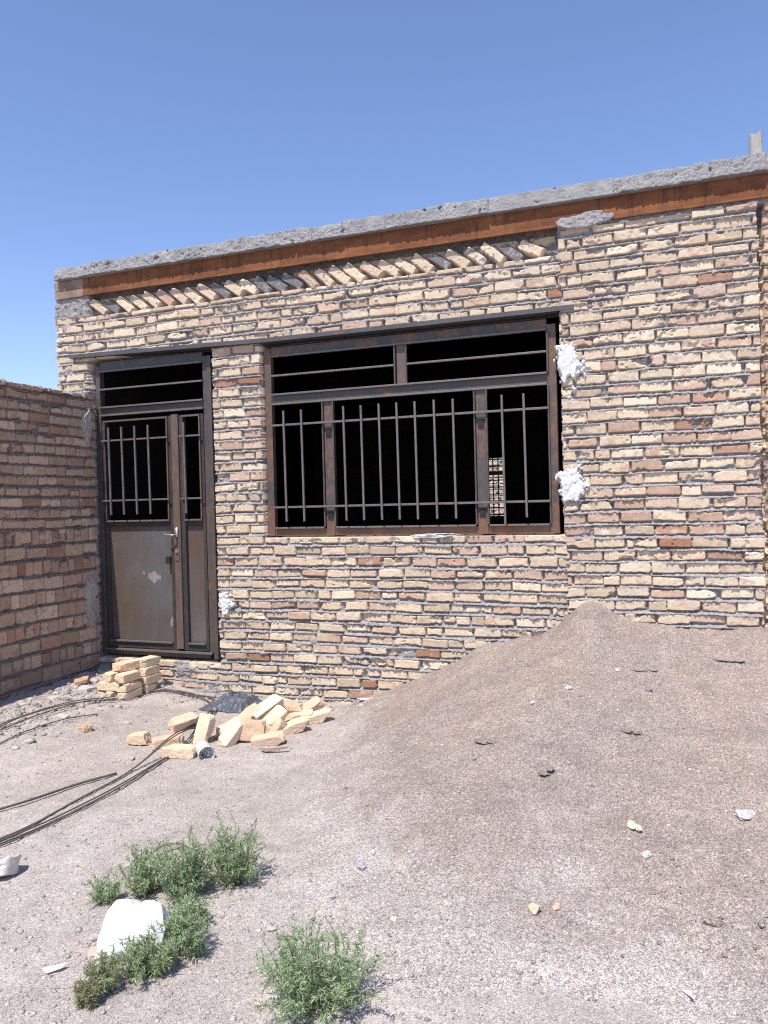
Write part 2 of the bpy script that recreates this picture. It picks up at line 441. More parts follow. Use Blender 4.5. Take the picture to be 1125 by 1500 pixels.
def heap_h(x, y):
    x = np.asarray(x, float); y = np.asarray(y, float)
    xw = x + 0.10 * fbm(y * 1.3, x * 0.4 + 5, 410, 2) * np.clip(-y, 0, 1)
    top = np.interp(xw, [-2.42, -2.2, -1.84, -1.56, -1.36, -1.2, -0.8, -0.5, -0.1, 0.3, 0.7, 1.6, 2.6, 3.4], [-0.03, 0.062, 0.20, 0.335, 0.455, 0.515, 0.62, 0.705, 0.70, 0.665, 0.66, 0.52, 0.25, -0.1])
    L = np.interp(xw, [-2.42, -2.28, -1.97, -1.71, -1.4, -0.8, 0.2, 1.5, 3.4], [0.25, 0.7, 1.75, 2.45, 2.9, 3.25, 3.3, 3.2, 2.6])
    L = L * (1 + 0.10 * fbm(x * 0.9, y * 0.9, 411, 2) + 0.04 * fbm(x * 4, y * 4, 419, 3))
    t = np.clip(-y, 0, 9) / L
    h = (top + 0.03) * (1 - t - 0.10 * np.sin(np.clip(t, 0, 1) * math.pi)) - 0.0 + 0.0
    h = np.where(t > 1, -0.12 * (t - 1), h)
    h = h + 0.140 * np.exp(-np.abs((x + 0.53 + 0.03 * fbm(x * 7, y * 7, 421, 2)) / 0.19) ** 2.2 - (y / 0.36) ** 2)
    h = h + 0.035 * np.exp(-((x + 1.27) / 0.13) ** 2 - (y / 0.4) ** 2) + 0.05 * np.exp(-((x - 0.50) / 0.2) ** 2 - (y / 0.35) ** 2)
    h = h + 0.05 * np.exp(-((x + 0.75) / 0.5) ** 2 - ((y + 1.1) / 0.5) ** 2) + 0.04 * np.exp(-((x - 0.35) / 0.4) ** 2 - ((y + 1.5) / 0.6) ** 2)
    k = np.clip(h * 4, 0, 1)
    h = h + k * (0.026 * fbm(x * 2.3, y * 2.3, 412, 3) + 0.013 * fbm(x * 8, y * 8, 413, 3) + 0.006 * fbm(x * 26, y * 26, 414, 2) - 0.02 * np.clip(fbm(x * 5, y * 5, 420, 2) - 0.35, 0, 1))
    h = h + k * 0.028 * fbm(x * 4.5, y * 3, 423, 3) * np.exp(-(y / 0.3) ** 2)
    th = np.arctan2(x + 0.5, 0.35 - y); rr_ = np.hypot(x + 0.5, y)          # slide marks running down from the peak
    h = h + k * 0.016 * fbm(th * 7, rr_ * 0.9, 422, 3) * np.clip(rr_ * 1.5, 0, 1)
    # trampled, lumpy lower right
    lump = np.exp(-((x - 0.25) / 0.45) ** 2 - ((y + 2.55) / 0.4) ** 2)
    h = h + lump * (0.02 * np.abs(fbm(x * 16, y * 16, 415, 3)) * 2 - 0.006)
    return h

def surf(x, y):
    return float(max(ground_h(x, y), heap_h(x, y)))

def axis_steps(a, b, fine, lo, hi):
    mid = list(np.arange(a, b + 1e-6, fine)); step = fine; x = a; left = []
    while x > lo: step *= 1.35; x -= step; left.append(x)
    step = fine; x = mid[-1]; right = []
    while x < hi: step *= 1.35; x += step; right.append(x)
    return np.array(left[::-1] + mid + right)

gx = axis_steps(-5.2, 2.2, 0.016, -400, 400); gy = axis_steps(-4.3, 0.6, 0.016, -400, 400)
X, Y = np.meshgrid(gx, gy)
Z = ground_h(X, Y) + 0.0035 * fbm(X * 45, Y * 45, 404, 2) * np.exp(-((X + 1.5) ** 2 + (Y + 2) ** 2) / 16)
g = mesh_obj('ground', np.stack([X, Y, Z], -1), grid_faces(len(gy), len(gx), np.ones((len(gy) - 1, len(gx) - 1), bool)), M['ground'], smooth=True)
tag(g, 'pale grey sandy yard of fine gravel in front of the brick building', 'ground', kind='structure')

hx = np.arange(-3.2, 3.6, 0.0125); hy = np.arange(-3.9, 0.02, 0.0125)
X, Y = np.meshgrid(hx, hy)
Z = heap_h(X, Y) + 0.003 * fbm(X * 60, Y * 60, 416, 2)
keep = Z > ground_h(X, Y) - 0.05
kf = keep[:-1, :-1] | keep[1:, 1:] | keep[1:, :-1] | keep[:-1, 1:]
V = np.stack([X, Y, Z], -1).reshape(-1, 3); F = grid_faces(len(hy), len(hx), kf)
thick = Z - ground_h(X, Y)
cov_ = sstep(0.0, 0.16, thick + 0.07 * fbm(X * 2.2, Y * 2.2, 417, 4) + 0.03 * fbm(X * 12, Y * 12, 418, 3))
V, F, cov_ = compact(V, F, np.repeat(cov_.reshape(-1, 1), 3, 1))
heap = mesh_obj('gravel_heap', V, F, M['heap'], None, cov_, smooth=True)
tag(heap, 'big purplish grey heap of gravelly sand piled against the brick facade', 'gravel heap')

# crust ledges and clods that overhang on the heap: parts of it
def blob(rx, ry, rz, seed, sub=3, amp=0.35, freq=2.2):
    bm = bmesh.new(); bmesh.ops.create_icosphere(bm, subdivisions=sub, radius=1)
    o = Vector((seed * 3.7, seed * 1.3, -seed * 2.1))
    for v in bm.verts:
        d = 1 + amp * mnoise.fractal(v.co * freq + o, 1.0, 2.0, 3)
        v.co = Vector((v.co.x * rx, v.co.y * ry, v.co.z * rz)) * d
    Vv = [v.co.copy() for v in bm.verts]; Ff = [tuple(q.index for q in f.verts) for f in bm.faces]
    bm.free(); return Vv, Ff

for i, (x, y, a, w) in enumerate([(-0.17, -0.62, 0.2, 0.075), (0.30, -0.40, -0.2, 0.085), (-0.95, -1.45, -0.4, 0.065), (-0.58, -1.75, 0.5, 0.04), (-0.22, -1.32, -0.3, 0.055), (0.12, -2.60, 0.2, 0.06), (0.24, -2.55, -0.2, 0.04)]):
    mb = MB()
    for k in range(2):
        w_ = w * (0.55 if y < -2.3 else 0.8)
        Vv, Ff = blob(w_ * (0.8 - 0.3 * k), 0.024, 0.0045, i * 7 + k, 4, 0.5, )
        ox, oy = (k * w * 0.9, 0.012 * k)
        px = x + math.cos(a) * ox - math.sin(a) * oy; py = y + math.sin(a) * ox + math.cos(a) * oy
        zz = surf(px, py + 0.024) - 0.0035
        mb.add([Vector((v.x * math.cos(a) - v.y * math.sin(a) + px, v.x * math.sin(a) + v.y * math.cos(a) + py, v.z + zz)) for v in Vv], Ff)
    o = mb.build('crust_ledge', M['heap'], heap, smooth=True, colors=True)
    o.data.color_attributes['Col'].data.foreach_set('color', np.ones(len(o.data.vertices) * 4, np.float32))

# ================================================================== BUILDING
house = empty('brick_building', (-2.2, 0, 0))
tag(house, 'unfinished single storey cream brick building with rusty steel roof beam, barred door and window', 'building')
house.location = (0, 0, 0)
PITCH = 0.0855
RES = 0.0055
us = np.arange(-5.10, 1.20, 0.0052); vs = np.arange(-0.06, 3.60, 0.0043)
U, V2 = np.meshgrid(us, vs)
rows = []
z = -0.10; rr = np.random.RandomState(3)
while z < 3.28:
    h = 0.0655 + rr.uniform(-0.003, 0.0035); rows.append((z, h, 's')); z += PITCH
def facade_len(kind, rng):
    t = rng.rand()
    return rng.uniform(0.09, 0.12) if t < 0.10 else rng.uniform(0.188, 0.212)
cover = np.zeros(U.shape)
cover += 0.32 * sstep(-4.66, -4.78, U)                                     # the mortar-smeared corner
cover += 0.40 * sstep(0.42, 0.05, V2) * sstep(-2.0, -2.6, U) + 0.25 * sstep(-3.35, -3.5, U) * sstep(0.34, 0.28, V2)               # dirty foot of the wall
cover += 0.25 * sstep(0.50, 0.57, U)
cover += 0.34 * np.exp(-(((U + 0.42) / 0.12) ** 2 + ((V2 - 1.12) / 0.06) ** 2))
cover += 0.22 * np.exp(-(((U + 1.5) / 0.5) ** 2 + ((V2 - 1.175) / 0.02) ** 2)) + 0.25 * np.exp(-(((U + 3.0) / 0.35) ** 2 + ((V2 - 1.175) / 0.02) ** 2))
cover += 0.22 * np.exp(-(((U + 3.2) / 0.2) ** 2 + ((V2 - 2.75) / 0.5) ** 2))
cover += 0.22 * np.exp(-(((U + 1.75) / 0.4) ** 2 + ((V2 - 2.93) / 0.025) ** 2))
hot = [(0.36, 1.24, 2), (0.05, 1.32, 2), (0.06, 1.42, 2), (-0.55, 2.97, 2), (-0.33, 2.36, 1), (-1.42, 1.12, 2), (-1.15, 1.04, 1), (-2.12, 1.13, 2), (-1.30, 0.85, 1), (0.28, 0.75, 1),
       (-2.15, 0.15, 2), (-1.75, 0.9, 1), (-2.9, 0.72, 1), (0.12, 2.05, 2), (-0.05, 1.86, 1), (0.33, 3.02, 2), (-3.25, 2.55, 2), (-2.75, 0.83, 1), (0.2, 1.95, 1), (0.3, 1.5, 1)]
H, C = masonry(U, V2, rows, 11, facade_len, joint=0.011, cover=cover, mixp=(0.82, 0.165, 0.015), hot=hot, spill=0.72)
# the right pier is laid by itself, proud of the window wall, then a dark movement gap and the next pier
Hp, Cp = masonry(U, V2 + 0.03, [(a - 0.003, b + 0.002, k) for a, b, k in rows] + [(z - 0.003, 0.063, 's'), (z + PITCH - 0.003, 0.063, 's')], 57, facade_len, joint=0.009, cover=cover - 0.07, mixp=(0.84, 0.15, 0.01), hot=hot, spill=0.55)
edge_w = 0.008 * fbm(U * 9, V2 * 12, 71, 3) + 0.012 * (fbm(U * 0 + 3.3, np.floor((V2 + 0.03) / PITCH) * 7.7, 72, 1))
pier = (U > -0.665 + edge_w) & (U < 0.572 + edge_w * 1.2) & (V2 < 3.442)
nextp = U > 0.605 + edge_w
H = np.where(pier, Hp + 0.024, H); C = np.where(pier[..., None], Cp, C)
H = np.where(nextp, Hp - 0.012, H); C = np.where(nextp[..., None], Cp * np.array((0.97, 0.91, 0.87)), C)
gap = (U >= 0.572 + edge_w * 1.2) & ~nextp
H = np.where(gap, -0.10 + 0.06 * np.clip(fbm(U * 30, V2 * 30, 73, 3), 0, 1), H)
# mortar crust on top of the pier, lapping over the beam
cr = ((U + 0.50) / 0.17) ** 2 + ((V2 - 3.462) / 0.045) ** 2 + 1.1 * fbm(U * 9, V2 * 12, 74, 4)
crust = cr < 1
H = np.where(crust, 0.052 + 0.008 * fbm(U * 50, V2 * 50, 75, 3), H); C = np.where(crust[..., None], MORT * (1.05 + 0.15 * fbm(U * 40, V2 * 40, 76, 2))[..., None], C)
# course of tilted bricks under the beam
sold = (V2 > 3.265 + 0.004 * fbm(U * 6, V2, 77, 2)) & (U > -4.70) & (U < -0.68)
H = np.where(sold, -0.055 + 0.012 * fbm(U * 40, V2 * 40, 78, 3) - 0.03 * sstep(3.30, 3.40, V2), H)
C = np.where(sold[..., None], MORT * (0.8 + 0.2 * fbm(U * 30, V2 * 30, 79, 2))[..., None], C)
rs = np.random.RandomState(21)
x = -4.60; i = 0
while x < -0.74:
    ang = -R(37 + rs.normal(0, 4)); L = rs.uniform(0.172, 0.20); Wd = rs.uniform(0.060, 0.072)
    cx, cz = x, 3.335 + rs.normal(0, 0.005)
    sub = (np.abs(U - cx) < 0.16) & (np.abs(V2 - cz) < 0.15)
    a = (U[sub] - cx); b = (V2[sub] - cz)
    p = a * math.cos(ang) + b * math.sin(ang); q = -a * math.sin(ang) + b * math.cos(ang)
    rad = 0.012
    qx = np.abs(p) - L / 2 + rad; qy = np.abs(q) - Wd / 2 + rad
    d = np.hypot(np.maximum(qx, 0), np.maximum(qy, 0)) + np.minimum(np.maximum(qx, qy), 0) - rad
    d = d + 0.006 * fbm(U[sub] * 30, V2[sub] * 30, 80 + i, 3)
    hb = 0.002 + rs.normal(0, 0.005) - np.clip((d + 0.003) * 5, 0, 0.08) + 0.003 * fbm(U[sub] * 45, V2[sub] * 45, 140 + i, 3)
    hb = np.where(V2[sub] > 3.425, -0.1, hb)
    grey = i in (1, 9, 12, 13, 14, 27) or rs.rand() < 0.05
    cc = MORT * 0.62 if grey else (PINK[1] if i in (5, 15) else CREAM[rs.randint(6)] * rs.uniform(0.98, 1.12))
    n_ = fbm(U[sub] * 40, V2[sub] * 40, 200 + i, 2)[:, None]
    cb = np.where(n_ > 0.42, MORT, cc * (1 + 0.12 * n_))
    up = hb > H[sub]
    H[sub] = np.where(up, hb, H[sub]); C[sub] = np.where(up[:, None], cb, C[sub])
    x += rs.uniform(0.124, 0.142); i += 1
corner = ((V2 > 3.27) & (U < -4.70)) | ((V2 > 3.42) & (U > -0.68) & ~crust)
H = np.where(corner, 0.004 + 0.014 * fbm(U * 28, V2 * 28, 92, 4), H); C = np.where(corner[..., None], MORT * (0.95 + 0.25 * fbm(U * 45, V2 * 45, 93, 3))[..., None], C)
# openings (door, window) and the ragged left corner
jit = 0.007 * fbm(U * 14, V2 * 14, 90, 3)
row_j = 0.02 * fbm(U * 0 + 1.7, np.floor((V2 + 0.10) / PITCH) * 5.3, 91, 1)
win = (U > -3.035 + jit) & (U < -0.678 + jit) & (V2 > 1.322 + jit * 0.5) & (V2 < 2.885)
door = (U > -4.735 + jit) & (U < -3.478 + jit) & (V2 > 0.285 + jit * 0.5) & (V2 < 2.90)
hole = win | door
outside = (U < -5.075 + row_j + jit)
er = hole[:-1, :-1] & hole[1:, :-1] & hole[:-1, 1:] & hole[1:, 1:]
out4 = outside[:-1, :-1] | outside[1:, 1:]
dep = np.where(hole, -0.20, H)
dep = np.where(outside, -0.12, dep)
Cc = C.copy(); Cc[hole] = MORT * 0.85
Vt = np.stack([U, -dep, V2], -1).reshape(-1, 3)
Fq = grid_faces(len(vs), len(us), ~er & ~out4)
Vt, Fq, Cc = compact(Vt, Fq, Cc.reshape(-1, 3))
facade = mesh_obj('brick_facade', Vt, Fq, M['brick'], house, Cc, smooth=False)

# inner leaf, side walls, floor and back wall of the room, painted near-black to imitate shade; a barred opening at the back
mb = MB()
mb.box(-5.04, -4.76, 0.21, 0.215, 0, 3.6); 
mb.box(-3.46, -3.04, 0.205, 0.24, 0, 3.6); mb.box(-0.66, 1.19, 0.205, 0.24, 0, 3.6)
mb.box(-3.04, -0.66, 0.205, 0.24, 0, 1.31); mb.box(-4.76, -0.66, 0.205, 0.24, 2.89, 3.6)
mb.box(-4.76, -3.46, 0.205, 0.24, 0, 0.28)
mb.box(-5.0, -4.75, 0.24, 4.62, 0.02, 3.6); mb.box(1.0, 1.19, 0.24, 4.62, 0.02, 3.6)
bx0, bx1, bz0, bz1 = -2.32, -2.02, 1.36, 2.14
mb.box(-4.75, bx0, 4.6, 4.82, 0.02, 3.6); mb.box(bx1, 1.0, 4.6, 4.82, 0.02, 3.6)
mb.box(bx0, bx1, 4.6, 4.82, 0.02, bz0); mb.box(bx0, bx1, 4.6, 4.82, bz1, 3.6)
mb.box(-4.75, 1.0, 0.24, 4.6, 0.1, 0.24); mb.box(-4.75, 1.0, 0.24, 4.6, 3.50, 3.58)  # floor, and a dark ceiling box added to hide the lit slab underside
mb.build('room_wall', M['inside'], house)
# back opening's grid
mb = MB()
for k in range(5): mb.beam((bx0 + 0.01 + k * 0.07, 4.68, bz0), (bx0 + 0.01 + k * 0.07, 4.68, bz1), 0.014, 0.014)
for k in range(9): mb.beam((bx0, 4.665, bz0 + 0.02 + k * 0.092), (bx1, 4.665, bz0 + 0.02 + k * 0.092), 0.016 if k != 6 else 0.05, 0.014)
mb.build('rear_window_grid', M['steel'], house)
# brick sides (outer) so the building is closed from a side view
for xa, xb, ya in ((-5.075, -5.04, 0.125), (1.19, 1.22, 0.06)):
    mb = MB(); mb.box(xa, xb, ya, 4.8, -0.05, 3.6, (0.5, 0.40, 0.29)); mb.build('side_wall', M['brick'], house, colors=True)

# ---- concrete roof slab: ragged front edge, with shutter-board sections
prof = []
for t in np.linspace(0, 1, 6): prof.append((-0.03 - 0.04 * t, 3.600))
for t in np.linspace(0.04, 1, 20): prof.append((-0.072 + 0.012 * t, 3.600 + 0.105 * t))
for t in np.linspace(0.02, 1, 26): prof.append((-0.060 + 0.5 * t, 3.706 + 0.004 * t))
prof += [(1.2, 3.712), (2.6, 3.712), (4.9, 3.712)]
prof = np.array(prof)
xs = np.arange(-5.015, 1.24, 0.0055)
XX, SS = np.meshgrid(xs, np.arange(len(prof)))
PY = prof[SS, 0]; PZ = prof[SS, 1]
seg_edges = np.array([-5.2, -4.68, -3.15, -2.52, -2.27, -1.92, -1.15, -0.30, 0.3, 0.62, 1.6]); 
si = np.searchsorted(seg_edges, XX) - 1
seg_smooth = np.array([0.7, 1.0, 1.05, 0.9, 0.55, 0.85, 0.3, 1.0, 1.0, 0.25, 0.8])[si]
seg_off = np.array([0.0, 0.006, 0.0, 0.004, -0.004, 0.005, -0.006, 0.002, 0.004, -0.002, 0.0])[si]
seg_top = np.array([-0.012, 0.0, 0.004, -0.006, 0.008, 0.004, 0.004, 0.0, 0.008, 0.004, 0.0])[si]
n1 = fbm(XX * 22, PY * 22 + PZ * 22, 301, 4); n2 = fbm(XX * 70, PY * 70 + PZ * 70, 302, 3); n3 = fbm(XX * 7, SS * 0.1, 303, 2); n4 = fbm(XX * 150, PY * 150 + PZ * 150, 305, 2)
front = (PY < -0.03)
hgt = (PZ - 3.60) / 0.11
face_w = np.where(PY < -0.058, 1.0, 0.0) * np.clip((1.02 - hgt) * 12, 0.35, 1)
pit = sstep(0.45, 0.7, fbm(XX * 16, PZ * 24, 304, 3)) * seg_smooth
crack = np.exp(-((XX - seg_edges[np.clip(si, 0, 9)]) / 0.006) ** 2)
PYd = PY - face_w * (seg_off + seg_smooth * (0.008 * n1 + 0.007 * n2 + 0.006 * n4) - 0.028 * pit - 0.02 * crack)
PZd = PZ + np.clip(hgt, 0, 1) * (seg_top + seg_smooth * (0.012 * n3 + 0.010 * n1 + 0.009 * n2 + 0.006 * n4) - 0.014 * crack) * np.where(PY > 0.4, 0.2, 1)
PZd += (hgt < 0.05) * front * (0.006 * n1 * seg_smooth)
Vs = np.stack([XX, PYd, PZd], -1).reshape(-1, 3)
Fs = grid_faces(len(prof), len(xs), np.ones((len(prof) - 1, len(xs) - 1), bool))
nb = len(Vs)
extra = np.array([(-5.015, -0.03, 3.600), (1.24, -0.03, 3.600), (1.24, 4.9, 3.600), (-5.015, 4.9, 3.600), (-5.015, 4.9, 3.712), (1.24, 4.9, 3.712), (-5.015, -0.06, 3.70), (1.24, -0.06, 3.70)])
Ex = np.array([(nb + 0, nb + 3, nb + 2, nb + 1), (nb + 3, nb + 4, nb + 5, nb + 2), (nb + 0, nb + 6, nb + 4, nb + 3), (nb + 1, nb + 2, nb + 5, nb + 7)])
slab = mesh_obj('roof_slab', np.concatenate([Vs, extra]), np.concatenate([Fs, Ex]), M['concrete'], house)

# ---- rusty steel beam: channel with a projecting bottom flange
mb = MB()
mb.box(-4.74, 1.22, -0.020, 0.02, 3.452, 3.599)
mb.box(-4.74, 1.22, -0.046, -0.0285, 3.440, 3.4535)
mb.build('roof_beam', M['beam'], house, bevel=0.002)
mb = MB(); mb.box(-5.055, -4.742, -0.024, 0.03, 3.515, 3.598); mb.box(-5.057, -4.742, -0.022, 0.03, 3.445, 3.512)
mb.build('beam_end_plate', M['timber'], house, bevel=0.003)
tag(house.children[-1], 'weathered pale plate closing the beam end')
# mortar strip that fills the corner under the plate
# broken stub of concrete post on the roof
Vv = []; Ff = []
nseg = 20
for k, zz in enumerate(np.linspace(3.69, 3.885, 12)):
    for j in range(nseg):
        a = 2 * math.pi * j / nseg
        zt = zz + (0.012 * math.sin(a * 2 + 1) + (0.012 if math.cos(a) > 0.3 else -0.008) if k == 11 else 0)
        sq = 0.040 / max(abs(math.cos(a)), abs(math.sin(a))) * 0.45 + 0.040 * 0.55
        Vv.append((0.578 + math.cos(a) * sq, 0.06 + math.sin(a) * sq, zt))
for k in range(11):
    for j in range(nseg): Ff.append((k * nseg + j, k * nseg + (j + 1) % nseg, (k + 1) * nseg + (j + 1) % nseg, (k + 1) * nseg + j))
Vv.append((0.578, 0.06, 3.875)); 
for j in range(nseg): Ff.append((11 * nseg + j, 11 * nseg + (j + 1) % nseg, 12 * nseg))
mesh_obj('roof_post', Vv, Ff, M['post'], house)
tag(house.children[-1], 'grey concrete post stub with broken top')

# ---- lintel: long steel angle over door and window
mb = MB()
pts = [(-4.90, 2.911), (-3.9, 2.893), (-2.97, 2.872), (-1.8, 2.868), (-0.575, 2.870)]
for (xa, za), (xb, zb) in zip(pts[:-1], pts[1:]):
    v = [(x, y, z) for (x, zz) in ((xa, za), (xb, zb)) for (y, z) in ((-0.040, zz), (0.10, zz), (0.10, zz + 0.033), (-0.040, zz + 0.033))]
    mb.add(v, [(0, 4, 5, 1), (1, 5, 6, 2), (2, 6, 7, 3), (3, 7, 4, 0)])
mb.add([(-4.90, y, z) for y, z in ((-0.04, 2.911), (0.1, 2.911), (0.1, 2.944), (-0.04, 2.944))], [(0, 1, 2, 3)])
mb.add([(-0.575, y, z) for y, z in ((-0.04, 2.870), (0.1, 2.870), (0.1, 2.903), (-0.04, 2.903))], [(3, 2, 1, 0)])
mb.build('lintel', M['steel_blue'], house)

# ---- plaster blobs
def plaster(name, cx, cz, w, h, base, seed, mat, parent, plane='Y', label=None, thick=0.024):
    n = 70
    a = np.linspace(-1.35, 1.35, n); A, B = np.meshgrid(a, a)
    r = np.sqrt(A ** 2 + B ** 2) + 0.55 * fbm(A * 1.8, B * 1.8, seed, 3) + 0.16 * fbm(A * 9, B * 9, seed + 1, 2)
    t = sstep(1.0, 0.72, r)
    rid = np.abs(fbm(A * 2.4, B * 2.4, seed + 2, 3)) + 0.14 * np.abs(fbm(A * 7, B * 7, seed + 4, 2))
    hgt = t * (thick * (0.75 + 0.45 * (1 - 1.7 * rid)) + 0.0015 * fbm(A * 14, B * 14, seed + 3, 3)) - (1 - t) * 0.04
    keep = t > 0.01
    kf = keep[:-1, :-1] | keep[1:, 1:] | keep[1:, :-1] | keep[:-1, 1:]
    if plane == 'Y': P = np.stack([cx + A * w / 2, base - hgt, cz + B * h / 2], -1)
    else: P = np.stack([base + hgt, cx + A * w / 2, cz + B * h / 2], -1)
    Vp = P.reshape(-1, 3); Fp = grid_faces(n, n, kf)
    Vp, Fp, _ = compact(Vp, Fp, Vp)
    o = mesh_obj(name, Vp, Fp, mat, parent, smooth=False)
    if label: o['label'] = label
    return o
plaster('plaster_patch', -0.605, 2.50, 0.19, 0.34, -0.032, 501, M['plaster'], house, label='crinkled white gypsum daub beside the window top', thick=0.018)
plaster('plaster_patch', -0.605, 1.66, 0.21, 0.26, -0.032, 511, M['plaster'], house, label='crinkled white gypsum daub beside the window foot', thick=0.018)
plaster('plaster_patch', -3.405, 0.78, 0.13, 0.21, -0.004, 521, M['plaster'], house, label='white gypsum daub beside the door foot')
plaster('plaster_patch', -1.62, 1.322, 0.42, 0.03, 0.006, 541, M['plaster'], house, label='smear of white gypsum along the window sill', thick=0.02)

# ---- window
win_o = MB()
FX0, FX1, FZ0, FZ1 = -3.022, -0.712, 1.333, 2.845
win_o.box(FX0, -2.962, 0.050, 0.100, FZ0, 2.832)
win_o.box(-0.775, FX1, 0.050, 0.100, FZ0, 2.806)
win_o.box(-2.961, -0.776, 0.056, 0.102, 2.775, 2.845)
win_o.box(-2.961, -0.776, 0.058, 0.102, FZ0, 1.388)
wf = win_o.build('window', M['steel_low'], house, bevel=0.002)
def wpart(name, mbx, mat, bev=0.0015, parent=None): return mbx.build(name, mat, parent or wf, bevel=bev)
m_ = MB(); m_.box(-2.961, -0.776, 0.057, 0.100, 2.393, 2.458); wpart('transom_rail', m_, M['steel'])
m_ = MB(); m_.box(-1.895, -1.828, 0.052, 0.102, 2.470, 2.762); wpart('mullion', m_, M['steel_brown'])
m_ = MB(); m_.box(-2.505, -2.433, 0.049, 0.103, 1.334, 2.384); wpart('mullion', m_, M['steel_low'])
m_ = MB(); m_.box(-1.294, -1.222, 0.049, 0.103, 1.334, 2.384); wpart('mullion', m_, M['steel_low'])
# glazing beads: thin strips round each light, proud of the frame
def strip_h(x0, x1, z): 
    m = MB(); m.box(x0, x1, 0.030, 0.0565, z - 0.007, z + 0.007); wpart('glazing_strip', m, M['steel_bar'])
def strip_v(x, z0, z1):
    m = MB(); m.box(x - 0.006, x + 0.006, 0.032, 0.0575, z0, z1); wpart('glazing_strip', m, M['steel'])
strip_h(-2.955, -0.777, 2.768)
strip_h(-2.955, -1.914, 2.613); strip_h(-1.809, -0.777, 2.613)
strip_h(-2.955, -0.777, 2.463)
strip_h(-2.955, -0.777, 2.386)
for xa, xb in ((-2.955, -2.52), (-2.42, -1.308), (-1.208, -0.777)): strip_h(xa, xb, 1.396)
for xx in (-1.907, -1.816): strip_v(xx, 2.4705, 2.7605)
for xx in (-2.514, -2.425, -1.303, -1.213, -0.770): strip_v(xx, 1.4035, 2.3785)
strip_v(-0.770, 2.4705, 2.7605)
for zz in (2.215, 1.562):
    m = MB(); m.box(-2.958, -0.772, 0.012, 0.028, zz - 0.008, zz + 0.008); wpart('guard_rail', m, M['steel_bar'])
for xx, zl in ((-2.833, 1.448), (-2.678, 1.448), (-2.318, 1.448), (-2.173, 1.45), (-2.027, 1.45), (-1.885, 1.45), (-1.742, 1.449), (-1.594, 1.45), (-1.45, 1.45), (-1.090, 1.402), (-0.935, 1.45)):
    m = MB(); m.beam((xx + 0.003, 0.004, zl), (xx - 0.003, 0.004, 2.326 + random.uniform(-0.003, 0.003)), 0.0155, 0.0150); wpart('guard_bar', m, M['steel_bar'])
for xx, zz in ((-2.468, 2.135), (-2.468, 1.49), (-1.258, 2.135), (-1.258, 1.49)):
    m = MB(); m.box(xx - 0.022, xx + 0.022, 0.040, 0.0485, zz - 0.03, zz + 0.03); wpart('hinge', m, M['black'])

# ---- door
d_ = MB()
d_.box(-4.700, -4.655, 0.050, 0.11, 0.315, 2.835)
d_.box(-3.606, -3.565, 0.056, 0.11, 0.36, 2.835); d_.box(-3.562, -3.520, 0.044, 0.11, 0.312, 2.835)
d_.box(-4.654, -3.607, 0.056, 0.11, 2.792, 2.87)
d_.box(-4.654, -3.607, 0.056, 0.11, 2.408, 2.464)
d_.box(-4.654, -3.607, 0.060, 0.11, 0.312, 0.348)
df = d_.build('door', M['steel'], house, bevel=0.002)
def dbox(name, mat, *b): m = MB(); m.box(*b); return m.build(name, mat, df, bevel=0.0015)
for zz in (2.785, 2.628, 2.471, 2.401): dbox('glazing_strip', M['steel_bar'], -4.652, -3.600, 0.030, 0.0555, zz - 0.007, zz + 0.007)
dbox('threshold', M['steel_bar'], -4.66, -3.57, 0.026, 0.0595, 0.350, 0.366)
def leaf(x0, x1, mat, sl, sr):
    m = MB()
    m.box(x0, x0 + sl, 0.052, 0.095, 0.372, 2.362); m.box(x1 - sr, x1, 0.052, 0.095, 0.372, 2.362)
    m.box(x0 + sl + 0.001, x1 - sr - 0.001, 0.054, 0.095, 2.345, 2.362); m.box(x0 + sl + 0.001, x1 - sr - 0.001, 0.058, 0.095, 1.425, 1.467)
    m.box(x0 + sl + 0.001, x1 - sr - 0.001, 0.054, 0.095, 0.372, 0.428)
    return m.build('door_leaf', mat, df, bevel=0.002)
leaf(-4.650, -3.905, M['steel_dark'], 0.038, 0.055)
leaf(-3.862, -3.610, M['steel_dark'], 0.052, 0.028)
dbox('meeting_stile', M['steel_brown'], -3.918, -3.852, 0.036, 0.0515, 0.385, 2.366)
for (a, b) in ((-4.612, -3.964), (-3.810, -3.640)):
    dbox('door_panel', M['sheet'], a - 0.003, b + 0.003, 0.082, 0.090, 0.425, 1.43)
    dbox('panel_strip', M['steel_bar'], a + 0.001, b - 0.001, 0.034, 0.0535, 1.468, 1.482)
    dbox('panel_strip', M['steel_bar'], a + 0.001, b - 0.001, 0.034, 0.0535, 0.426, 0.440)
    dbox('panel_strip', M['steel_brown'], a - 0.004, b + 0.004, 0.036, 0.0535, 2.340, 2.354)
    dbox('glazing_strip', M['steel'], a - 0.005, a + 0.007, 0.034, 0.0535, 1.484, 2.338)
    dbox('glazing_strip', M['steel_brown'], b - 0.007, b + 0.005, 0.034, 0.0535, 1.484, 2.338)
    for zz in (2.177, 1.655): dbox('guard_rail', M['steel_bar'], a - 0.02, b + 0.02, 0.013, 0.028, zz - 0.007, zz + 0.007)
for xx in (-4.537, -4.400, -4.264, -4.126, -3.769):
    m = MB(); m.beam((xx + 0.003, 0.005, 1.532), (xx - 0.003, 0.005, 2.289), 0.0155, 0.0145); m.build('guard_bar', M['steel_bar'], df, bevel=0.0015)
